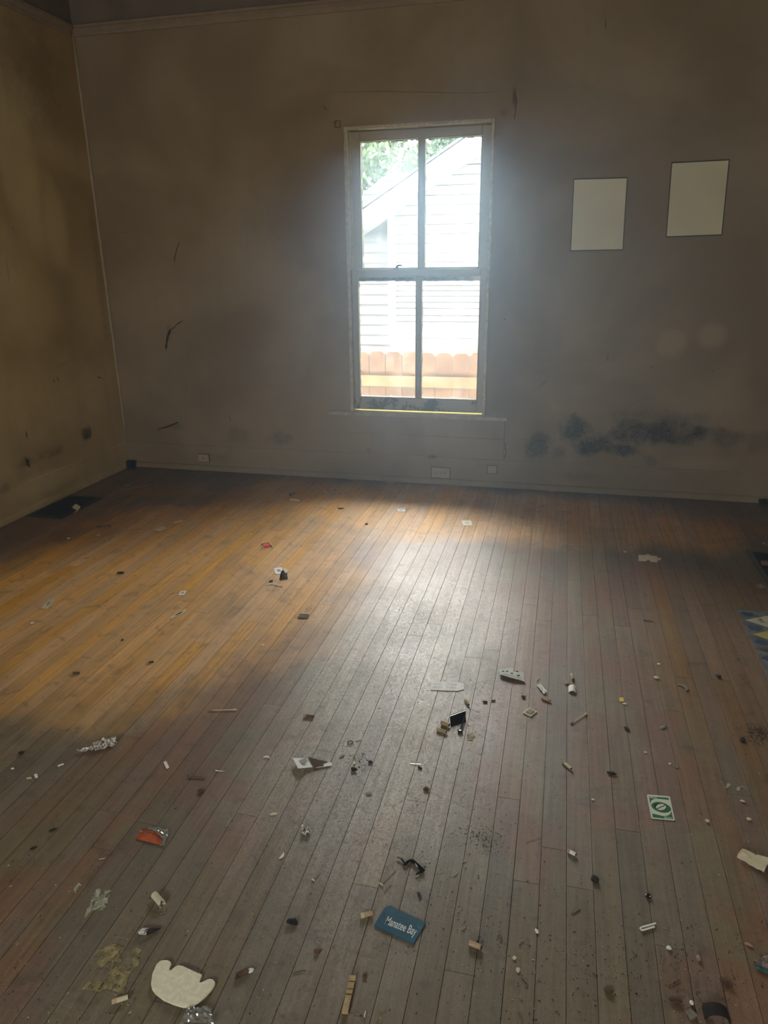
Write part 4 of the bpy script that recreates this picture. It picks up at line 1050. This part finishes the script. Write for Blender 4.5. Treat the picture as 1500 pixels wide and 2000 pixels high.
for i, (pp, lb) in enumerate((
    ([(970.5, 1829.5), (977.5, 1827), (981, 1837), (976.5, 1838.5)], 'open staple right of the brown butt by the hang tag'),
    ([(1013.6, 1844.5), (1015, 1843), (1020.8, 1836.8), (1024.4, 1841.6)], 'hooked staple above the safety pin'),
    ([(900, 1817), (909.5, 1811.5)], 'straight staple right beside the blue hang tag'),
    ([(1046, 1917), (1055.5, 1912)], 'short straight staple right of the safety pin'),
    ([(193, 1676.5), (194, 1679), (205, 1677), (205.5, 1674)], 'staple above the pale residue at left'),
    ([(312, 1782), (313.5, 1785.5), (324, 1782.5), (322.5, 1779)], 'staple below the rolled cream paper curl'),
    ([(421, 1505.5), (440, 1507), (441.5, 1494.5)], 'L-shaped wire left of the folded printed paper'),
    ([(1048, 1331), (1050, 1329.5), (1053.5, 1324.5), (1052, 1324), (1048.5, 1329)], 'tiny paper clip left of the two butts above the white cap'),
    ([(1237, 1869), (1243, 1861.5)], 'short silver wire bit, lower right'),
    ([(1305, 1926.5), (1328, 1915.5)], 'brown twig-like wire at the lower right'),
    ([(572, 1903), (583, 1899), (598, 1897.5)], 'thin brown curved twig left of the wooden stick'),
    ([(1012, 1977), (1016, 1985), (1020, 1999)], 'thin pale curved straw at the bottom edge'),
    ([(801, 1492), (822, 1493.5)], 'pale double wire bit on the grey boards, centre'),
    ([(883, 1712), (890, 1708.5), (893.5, 1704)], 'small silver hook right of the braided cord'),
    ([(903, 1685), (911, 1681)], 'tiny silver bit above the silver hook'),
    ([(232, 957), (255, 954), (288, 948.5)], 'long thin pale strip near the far left corner'),
    ([(304, 948.8), (311, 947.6), (321.5, 948.6)], 'short pale stick near the far left corner'),
    ([(1256, 1212), (1275, 1214.5)], 'dark twig on the boards at right'))):
    wire('wire_bit' if 'twig' not in lb and 'strip' not in lb and 'stick' not in lb else 'twig', lb, 'wire' if 'twig' not in lb and 'strip' not in lb and 'stick' not in lb else 'twig', pp, .8 if i < 15 else 1.5, (MRUST if 'brown' in lb or 'dark' in lb else MST) if i < 15 else (MRUST if 'dark' in lb else MGR))
# bone-shaped stick and pale loop
wire('plastic_pick', 'white bone-shaped plastic pick, left middle floor', 'plastic piece', [(523, 1143.5), (528, 1141), (535, 1142), (545, 1144.5), (552, 1145.5)], 2.4, MW)
wire('pale_loop', 'pale loop lying at the far right above the register', 'loop', [(1504, 1059), (1495, 1058.8), (1489, 1060.5), (1490, 1063), (1497, 1065), (1506, 1064.5)], 3.0, MGR)
# dark shell by the white square
e = thing('broken_shell', 'dark hollow shell bit with cream rim by a white square', 'shell', [(548, 1120), (562, 1132)])
sheet('shell', '', '', [(549, 1117), (560, 1118), (562, 1131), (546, 1132)], lambda u, v: .016*math.sin(math.pi*u)*(.5+.5*math.sin(math.pi*v)), MDK, e, n=8, th=.002, jag=.05)
sheet('cream_rim', '', '', [(552, 1116), (559, 1117), (564, 1122), (558, 1126)], lambda u, v: .014, MCR, e, n=4, th=.002)
# dark mesh scrap
e = thing('mesh_scrap', 'black mesh-like scrap on brown boards, middle left of the gloss', 'scrap', [(582, 1200), (603, 1209)])
c4 = [(585, 1200), (603, 1201), (601, 1209), (581.5, 1208.5)]
sheet('scrap_backing', '', '', c4, lambda u, v: .001, MDK, e, n=5, th=.001, jag=.12)
bm = bmesh.new()
for k in range(8):
    a_ = quad(c4, k/7*.94+.03, .03); b2 = quad(c4, k/7*.94+.03, .97); tube(bm, [a_+Vector((0, 0, .0038)), b2+Vector((0, 0, .0038))], .0012, 5)
obj('ribs', bm, MGR, e)
# broken dark cup, bottom right
e = thing('dark_cup_shard', 'black hollow shard at the bottom right edge', 'shard', [(1375, 1968), (1418, 1995)])
bm = bmesh.new(); rows = []
p, q = at(1378, 1980), at(1418, 1986); d = (q-p).normalized(); s_ = Vector((-d.y, d.x, 0))
for k in range(11):
    t = math.pi*k/10; row = []
    for R_ in (.022, .0195):
        row += [bm.verts.new(p+(q-p)*.5+d*(math.cos(t)*R_)+Vector((0, 0, .001+math.sin(t)*R_*.75))+s_*s2*.012) for s2 in (-1, 1)]
    rows.append(row)
for a_, b2 in zip(rows, rows[1:]):
    for i, j in ((0, 1), (1, 3), (3, 2), (2, 0)): bm.faces.new((a_[i], a_[j], b2[j], b2[i]))
obj('shell', bm, MDK, e)
# crescents
def crescent(px, py, R_, w_, a0, a1, label, mat, name='crescent_scrap', cat='scrap'):
    c = at(px, py); o_, i_ = [], []
    for k in range(11):
        t = math.radians(a0+(a1-a0)*k/10); ww = w_*math.sin(math.pi*(k+.6)/11.2)
        o_.append(c+Vector((R_*math.cos(t), R_*math.sin(t), .001))); i_.append(c+Vector(((R_-ww)*math.cos(t), (R_-ww)*math.sin(t), .001)))
    o = obj(name, prism(bmesh.new(), o_+i_[::-1], Vector((0, 0, .0022))), mat); tag(o, label, cat)
crescent(1331, 1344, .020, .012, -60, 130, 'grey-white lacy crescent scrap on the right boards', MGR)
crescent(520, 1482, .009, .004, 10, 170, 'white fingernail-like crescent, centre-left foreground', MW)
crescent(547, 1671, .010, .006, -80, 60, 'white curled flake on dark boards, lower centre-left', MW)
crescent(90, 1011, .022, .008, 20, 160, 'white curved shell beside the left register', MW)

# irregular bits: (name, label, category, px, py, sx, sy, sz mm, material, angle)
BITS = [
 ('white_bead', 'white bead on the amber boards, far back left', 490, 1043.5, 6, 6, 4, MW, 0), ('white_pebble', 'white round pebble near the left edge', 63, 1218, 7, 7, 5, MW, 0),
 ('chip', 'white chip at the start of the puzzle piece row, left of it', 1221, 1079, 8, 5, 4, MW, 0), ('flake', 'cream flake on dark boards, below the folded paper', 535, 1590.5, 9, 5, 1.6, MCR, .4),
 ('chip', 'small white chip on the left boards below the cream strip', 514, 1260, 5, 5, 1.5, MW, .5), ('bead', 'small white bead on the amber edge below the dark crumbs', 483, 1250, 4, 3, 2, MW, 0),
 ('dark_crumb', 'dark crumb beside the white slip at the back', 567, 968, 10, 9, 7, MDK, 0), ('dark_disc', 'flat dark oval on the back boards, centre-left', 665.3, 993, 17, 12, 1.5, MDK, 0),
 ('dark_crumb', 'black triangular crumb at the top of the gloss', 716, 1024, 8, 7, 6, MDK, 0), ('fuzz_clump', 'dark feathery clump on the far left boards', 236, 1120, 20, 9, 6, MDK, 0),
 ('chip', 'tan chip between red card and curled paper', 376, 1080, 12, 5, 4, MCR, 0), ('dark_crumb', 'dark crumb above the bone-shaped pick', 530, 1136, 8, 6, 6, MDK, .5),
 ('dark_crumb', 'dark crumb with cream speck at the far left', 41, 1472, 8, 7, 5, MDK, 0), ('brown_clump', 'brown leafy clump below the black nail', 393, 1547, 9, 8, 6, MBRN, .4),
 ('white_speck', 'round white speck at the far left foreground', 25, 1502, 5, 4, 2.5, MW, 0), ('dark_leaf', 'dark curled leaf above the green card', 1195, 1512, 13, 6, 5, MDK, 0),
 ('dark_hook', 'black hooked scrap at the far right', 1450, 1446, 8, 12, 5, MDK, -.3), ('black_chip', 'black pointed chip with white edge on the right boards', 1224, 1425, 7, 11, 4, MDK, .6),
 ('grey_scrap', 'grey feather-like scrap right of the pointed black chip', 1295, 1421, 13, 6, 4, MGR, .8), ('cream_crumb', 'cream and brown crumb beside the right seam', 1282, 1325, 9, 7, 5, MCR, 0),
 ('dark_stone', 'dark stone-like lump with pale tip before the linoleum', 1403, 1323, 10, 9, 7, MDK, -.5), ('white_chip', 'small white chip above the lacy crescent', 1286.5, 1297.5, 5, 4, 2, MW, 0),
 ('white_chip', 'white chip beside the tiny yellow square', 1220, 1375, 6, 4, 2, MW, 0), ('dark_crumb', 'dark lump above the square wafer', 1022.5, 1362.5, 6, 7, 5, MDK, .3),
 ('dark_crumb', 'dark two-part crumb below the paper tag', 947.5, 1372, 8, 5, 4, MDK, 0), ('dark_crumb', 'dark round crumb right of the two-part crumb', 963.5, 1369.5, 8, 4, 3, MDK, .5),
 ('crumb', 'brown crumb left of the braided cord area, on grey boards', 832.5, 1543, 8, 7, 6, MBRN, 0), ('crumb', 'dark oval crumb below the pale double wire', 820.5, 1501, 8, 4, 3, MDK, -.6),
 ('ash_lump', 'dark ash lump right of the folded paper, lower', 691, 1505, 9, 8, 7, MDK, .2), ('ash_lump', 'dark ash lump right of the folded paper, farther right', 723.5, 1490, 7, 6, 5, MDK, 0),
 ('pale_scrap', 'pale scrap above the ash lumps', 668.5, 1477.5, 9, 4, 3, MGR, .7), ('pale_scrap', 'short pale roll touching the lower ash lump', 692, 1491, 4, 6, 3, MCR, .3),
 ('pale_scrap', 'tiny grey flower-like scrap on grey boards', 720.5, 1551, 8, 7, 2, MGR, 0), ('dried_leaf', 'dark dried leaf left of the tan butt by the hang tag', 572, 1804, 13, 8, 7, MDK, 0),
 ('crumb', 'dark brown crumb above the notched wooden stick', 620, 1861, 7, 6, 5, MBRN, 0), ('crumb', 'small brown crumb right of the wooden stick', 712.5, 1908, 5, 5, 4, MBRN, 0),
 ('dark_leaf', 'dark folded leaf below the white crushed butt', 1161.5, 1720, 8, 11, 7, MDK, .5), ('white_speck', 'white tooth-shaped chip left of the silver clip', 1048.5, 1820, 4, 6, 2.5, MW, .4),
 ('white_chip', 'cream oval chip above the safety pin', 1012, 1896, 4, 6, 2, MCR, 0), ('white_chip', 'small round chip above the cream oval chip', 1004.5, 1872, 4, 4, 2, MCR, 0),
 ('white_chip', 'white comma-shaped chip, lower right', 1306.5, 1852.5, 5, 5, 3, MW, .3), ('white_chip', 'pinkish seed-shaped chip, lower right', 1364, 1873, 4, 7, 4, MPINK, 0),
 ('white_chip', 'tan chip at the right above the cloth scrap', 1462, 1846, 8, 4, 3, MPINK, -.4), ('brown_clump', 'brown tangled clump at the lower right', 1188.5, 1937, 9, 7, 6, MBRN, 0),
 ('brown_clump', 'olive dry clump right of the wire twig, lower right', 1418, 1922, 12, 7, 6, MBRN, -.3), ('white_bead', 'white bead above the greenish tile', 1350.5, 1960.5, 4, 5, 5, MW, 0),
 ('brown_clump', 'brown peg-like scrap left of the greenish tile', 1319, 1957, 13, 5, 6, MBRN, 0), ('white_pebble', 'white pebble between green card and cream packet', 1381, 1604.5, 5, 5, 5, MCR, 0),
 ('white_pebble', 'white pebble above the green card, right', 1450.5, 1566, 6, 4, 3, MCR, 0), ('white_pebble', 'white pebble left of the packet, below the linoleum', 1462.5, 1601, 5, 5, 4, MCR, 0),
 ('pale_scrap', 'clear-white flat flake above the green card', 1320.5, 1497.5, 7, 6, 2, MGR, 0), ('white_speck', 'white speck left of the flat flake', 1308, 1492.5, 3.5, 4, 2, MW, 0),
 ('white_speck', 'white speck above the dark curled leaf', 1260, 1470, 4, 3, 2, MW, .4), ('white_speck', 'small white speck left of the green card', 1158, 1562.5, 4, 3, 2, MW, 0),
 ('dark_crumb', 'dark crumb on the far left near the twig clump', 103, 1622, 9, 4, 3, MDK, .7), ('dark_crumb', 'dark sliver below another near the left edge', 66, 1657.5, 8, 4, 3, MDK, .7),
 ('white_scrap', 'crumpled grey-white scrap near the far left corner', 250, 950, 14, 12, 12, MGR, 0), ('pale_scrap', 'pale flake midway to the corner on dark boards', 281, 983, 12, 9, 3, MGR, .3),
 ('white_speck', 'white chip in the dirt below the pink framed card', 192, 1045.5, 8, 5, 4, MW, .3), ('white_speck', 'second white chip in the dirt, right of the first', 228, 1046, 7, 4, 3, MW, .7),
 ('white_speck', 'white curl on the boards below the left register', 134, 1052, 9, 5, 4, MW, .6), ('dark_crumb', 'dark crumb in the middle of the far left boards', 239, 1251, 4, 6, 4, MDK, .2),
 ('plaster_chip', 'plaster chip fallen against the shoe moulding, upright', 739, 939.5, 16, 8, 14, M_TRIM, 0), ('plaster_chip', 'long plaster chip fallen along the shoe moulding', 763, 944, 32, 7, 7, M_TRIM, 0),
 ('plaster_chip', 'peeled plaster chip by the moulding below the mould stain', 1077, 962, 22, 7, 9, M_TRIM, 0), ('plaster_chip', 'thin plaster flake below the wall outlet', 877, 950, 25, 6, 3, M_TRIM, 0),
 ('metal_nut', 'small square metal nut on the white lino diamond', 1483, 1213, 8, 8, 6, MGR, 0), ('green_sprig', 'dark green tuft in the far right corner', 1491, 985, 26, 20, 34, plain('dark_moss', (.03, .05, .015), .9), 0),
]
cats = {'white_bead': 'bead', 'bead': 'bead', 'white_pebble': 'pebble', 'dark_leaf': 'leaf', 'dried_leaf': 'leaf', 'metal_nut': 'nut', 'green_sprig': 'plant', 'plaster_chip': 'plaster chip', 'dark_stone': 'stone', 'ash_lump': 'ash', 'flake': 'flake'}
for nm, lb, px, py, sx_, sy_, sz_, m_, an in BITS:
    lump(nm, lb, cats.get(nm, 'scrap'), px, py, sx_, sy_, sz_*.5, m_, an, z=.0032 if nm == 'metal_nut' else Z0, rough=.1 if 'bead' in nm else .45)
# twisted dirty papers
e = thing('twisted_paper', 'half white, half charred twisted paper, lower left', 'paper', [(270, 1826), (314, 1817)])
obj('white_end', lump_bm(281, 1823, .011, .007, .005, .4, .5, 91), MFOIL, e); 
P = [at(*q)+Vector((0, 0, .004)) for q in ((286, 1824), (294, 1821), (303, 1819), (314, 1816.5))]
obj('charred_end', tube(bmesh.new(), P, [.006, .0055, .004, .001], 7), MDK, e)
e = thing('twisted_paper', 'brown twisted paper with white tip, bottom left of centre', 'paper', [(461, 1911), (494, 1897)])
P = [at(*q)+Vector((0, 0, .005)) for q in ((461, 1915), (464, 1908), (474, 1903.5), (485, 1899))]
obj('twist', tube(bmesh.new(), P, [.0025, .0045, .005, .005], 7), MBRN, e)
obj('white_tip', lump_bm(489, 1898, .007, .005, .003, .5, .5, 93), MW, e)

# ------------------------------------------------------------------ residue stuck to the floor boards
def residue(poly, mat, cell=.0022, thr=-.12, f=70, seed=0):
    P = [at(*q) for q in poly]; xs = [p.x for p in P]; ys = [p.y for p in P]
    def inside(x_, y_):
        c = False; j = len(P)-1
        for i in range(len(P)):
            if (P[i].y > y_) != (P[j].y > y_) and x_ < (P[j].x-P[i].x)*(y_-P[i].y)/(P[j].y-P[i].y)+P[i].x: c = not c
            j = i
        return c
    rr = random.Random(seed); bm = bmesh.new(); G_ = {}
    def V(i, j):
        if (i, j) not in G_: G_[(i, j)] = bm.verts.new((x0_+i*cell+rr.uniform(-.4, .4)*cell, y0_+j*cell+rr.uniform(-.4, .4)*cell, .0006+rr.random()*.0004))
        return G_[(i, j)]
    x0_, y0_ = min(xs), min(ys)
    for i in range(int((max(xs)-x0_)/cell)+1):
        for j in range(int((max(ys)-y0_)/cell)+1):
            x_, y_ = x0_+(i+.5)*cell, y0_+(j+.5)*cell
            if inside(x_, y_) and noise.noise(Vector((x_*f, y_*f*.7, seed)))+.5*noise.noise(Vector((x_*f*3, y_*f*3, seed))) > thr:
                bm.faces.new((V(i, j), V(i+1, j), V(i+1, j+1), V(i, j+1)))
    r_ = bmesh.ops.extrude_face_region(bm, geom=list(bm.faces)); bmesh.ops.translate(bm, verts=[g_ for g_ in r_['geom'] if isinstance(g_, bmesh.types.BMVert)], vec=(0, 0, -.0008))
    o = obj('paint_residue', bm, mat, floor); o['kind'] = 'stuff'; return o
MRES = plain('old_pale_paint', (.42, .42, .30), .75, .2, var=.4, bs=200); MRESY = plain('old_yellow_glue', (.34, .28, .13), .6, .3, var=.5, bs=160)
def c1(L, ox=0, oy=1640, s=4.167): return [(ox+x_/s, oy+y_/s) for x_, y_ in L]
residue(c1([(690, 635), (700, 590), (745, 500), (745, 440), (800, 400), (835, 400), (830, 465), (860, 410), (900, 415), (895, 470), (880, 480), (875, 540), (830, 570), (780, 575), (745, 635)]), MRES, seed=1)
residue(c1([(600, 400), (640, 350), (700, 390), (680, 430), (640, 480), (620, 440)]), MRES, thr=.12, seed=2)
residue(c1([(760, 950), (800, 900), (920, 850), (1015, 870), (960, 930), (880, 1000), (800, 1070), (770, 1060)]), MRESY, seed=3)
residue(c1([(670, 1215), (720, 1160), (830, 1150), (880, 1110), (900, 1060), (1000, 1020), (1070, 1030), (1080, 900), (1120, 880), (1160, 900), (1130, 1010), (1050, 1110), (1020, 1200), (1010, 1280), (930, 1230), (870, 1210), (820, 1240)]), MRESY, thr=-.3, seed=4)
residue(c1([(960, 930), (1010, 940), (1000, 1020), (870, 1040)]), MRESY, thr=.0, seed=8)
residue(c1([(725, 1490), (755, 1430), (750, 1390), (785, 1375), (770, 1440), (775, 1495)], 560), MRESY, thr=-.8, seed=5)
residue([(912, 1434), (923, 1432), (927, 1439), (923, 1446), (913, 1446)], MRESY, thr=-.8, seed=6)
residue([(1476, 1141), (1486, 1140), (1496, 1147), (1482, 1149)], MRES, thr=-.6, seed=7)
residue([(1406, 1525), (1435, 1532), (1470, 1540), (1440, 1546), (1412, 1536)], MRES, thr=.12, seed=9)
residue([(940, 975), (947, 970), (950, 985), (940, 995)], MRES, thr=.1, seed=10)

# ------------------------------------------------------------------ loose grit: uncountable
def grit(pts_, smin, smax, seed, vs, fs):
    rr = random.Random(seed)
    for x_, y_ in pts_:
        if not (XL+.04 < x_ < XR-.03 and .35 < y_ < YB-.04) or (x_ > lx0-.01 and y_ < ly1): continue
        s = smin+(smax-smin)*rr.random()**2.5; a_ = rr.random()*6.28; l_ = s*(.9+rr.random()**3*1.6); k = len(vs)
        ca_, sa_ = math.cos(a_), math.sin(a_)
        for u, v, w_ in ((-l_, -s*.4, 0), (l_, -s*.5, 0), (l_*.2, s*.6, 0), (0, 0, s*.9)): vs.append((x_+u*ca_-v*sa_, y_+u*sa_+v*ca_, .0001+w_))
        fs += [(k, k+2, k+1), (k, k+1, k+3), (k+1, k+2, k+3), (k+2, k, k+3)]
GV, GF = [], []
rr = random.Random(11); P = []
for _ in range(4200):
    q = at(rr.uniform(-100, 1600), 930+1090*rr.random()**.8); P.append((q.x, q.y))
def cluster(px, py, rx, ry, n, ang=0):
    c = at(px, py)
    for _ in range(n):
        a_, b2 = rr.gauss(0, rx/1000), rr.gauss(0, ry/1000); P.append((c.x+a_*math.cos(ang)-b2*math.sin(ang), c.y+a_*math.sin(ang)+b2*math.cos(ang)))
for a_ in ((570, 1160, 35, 30, 160), (598, 1190, 50, 14, 170, .5), (690, 1140, 25, 25, 60), (595, 1203, 20, 15, 80), (535, 1150, 30, 12, 50), (400, 1265, 20, 12, 40), (940, 1640, 24, 20, 420), (800, 1685, 45, 35, 160),
           (870, 1790, 60, 60, 260), (1440, 1280, 14, 35, 160), (1452, 1325, 8, 30, 90), (1487, 1440, 28, 30, 900), (1493, 1430, 22, 22, 500), (190, 1050, 60, 30, 160), (215, 1045, 40, 25, 100), (730, 1060, 30, 18, 70),
           (690, 1480, 24, 24, 140), (705, 1495, 40, 30, 120), (575, 1436, 50, 8, 80), (1170, 1880, 70, 50, 260), (1330, 1910, 90, 60, 300), (900, 1400, 120, 90, 260), (850, 1560, 200, 160, 300), (480, 1300, 60, 20, 60), (545, 1300, 40, 15, 60),
           (1060, 880, 10, 10, 2), (300, 945, 80, 40, 60), (80, 1000, 60, 20, 50), (860, 1200, 160, 160, 240), (1000, 1900, 150, 80, 200)): cluster(*a_)
grit(P, .0004, .0017, 3, GV, GF); nd = len(GF)
P = []
for _ in range(700):
    q = at(rr.uniform(-100, 1600), 960+1060*rr.random()**.8); P.append((q.x, q.y))
for a_ in ((1330, 1880, 90, 70, 50), (1010, 1870, 90, 70, 40), (860, 1830, 60, 40, 30), (200, 1050, 60, 20, 30), (1290, 1560, 120, 90, 40), (160, 1950, 80, 40, 30), (640, 962, 40, 20, 14)): cluster(*a_)
grit(P, .0005, .0020, 4, GV, GF)
me = bpy.data.meshes.new('floor_grit'); me.from_pydata([tuple(v) for v in GV], [], GF); me.materials.append(MDK); me.materials.append(MCR)
me.polygons.foreach_set('material_index', [0]*nd+[1]*(len(GF)-nd)); me.update()
o = bpy.data.objects.new('floor_grit', me); COL.objects.link(o)
tag(o, 'dark crumbs and pale plaster grit strewn thinly over the floor boards', 'grit', None, 'stuff')
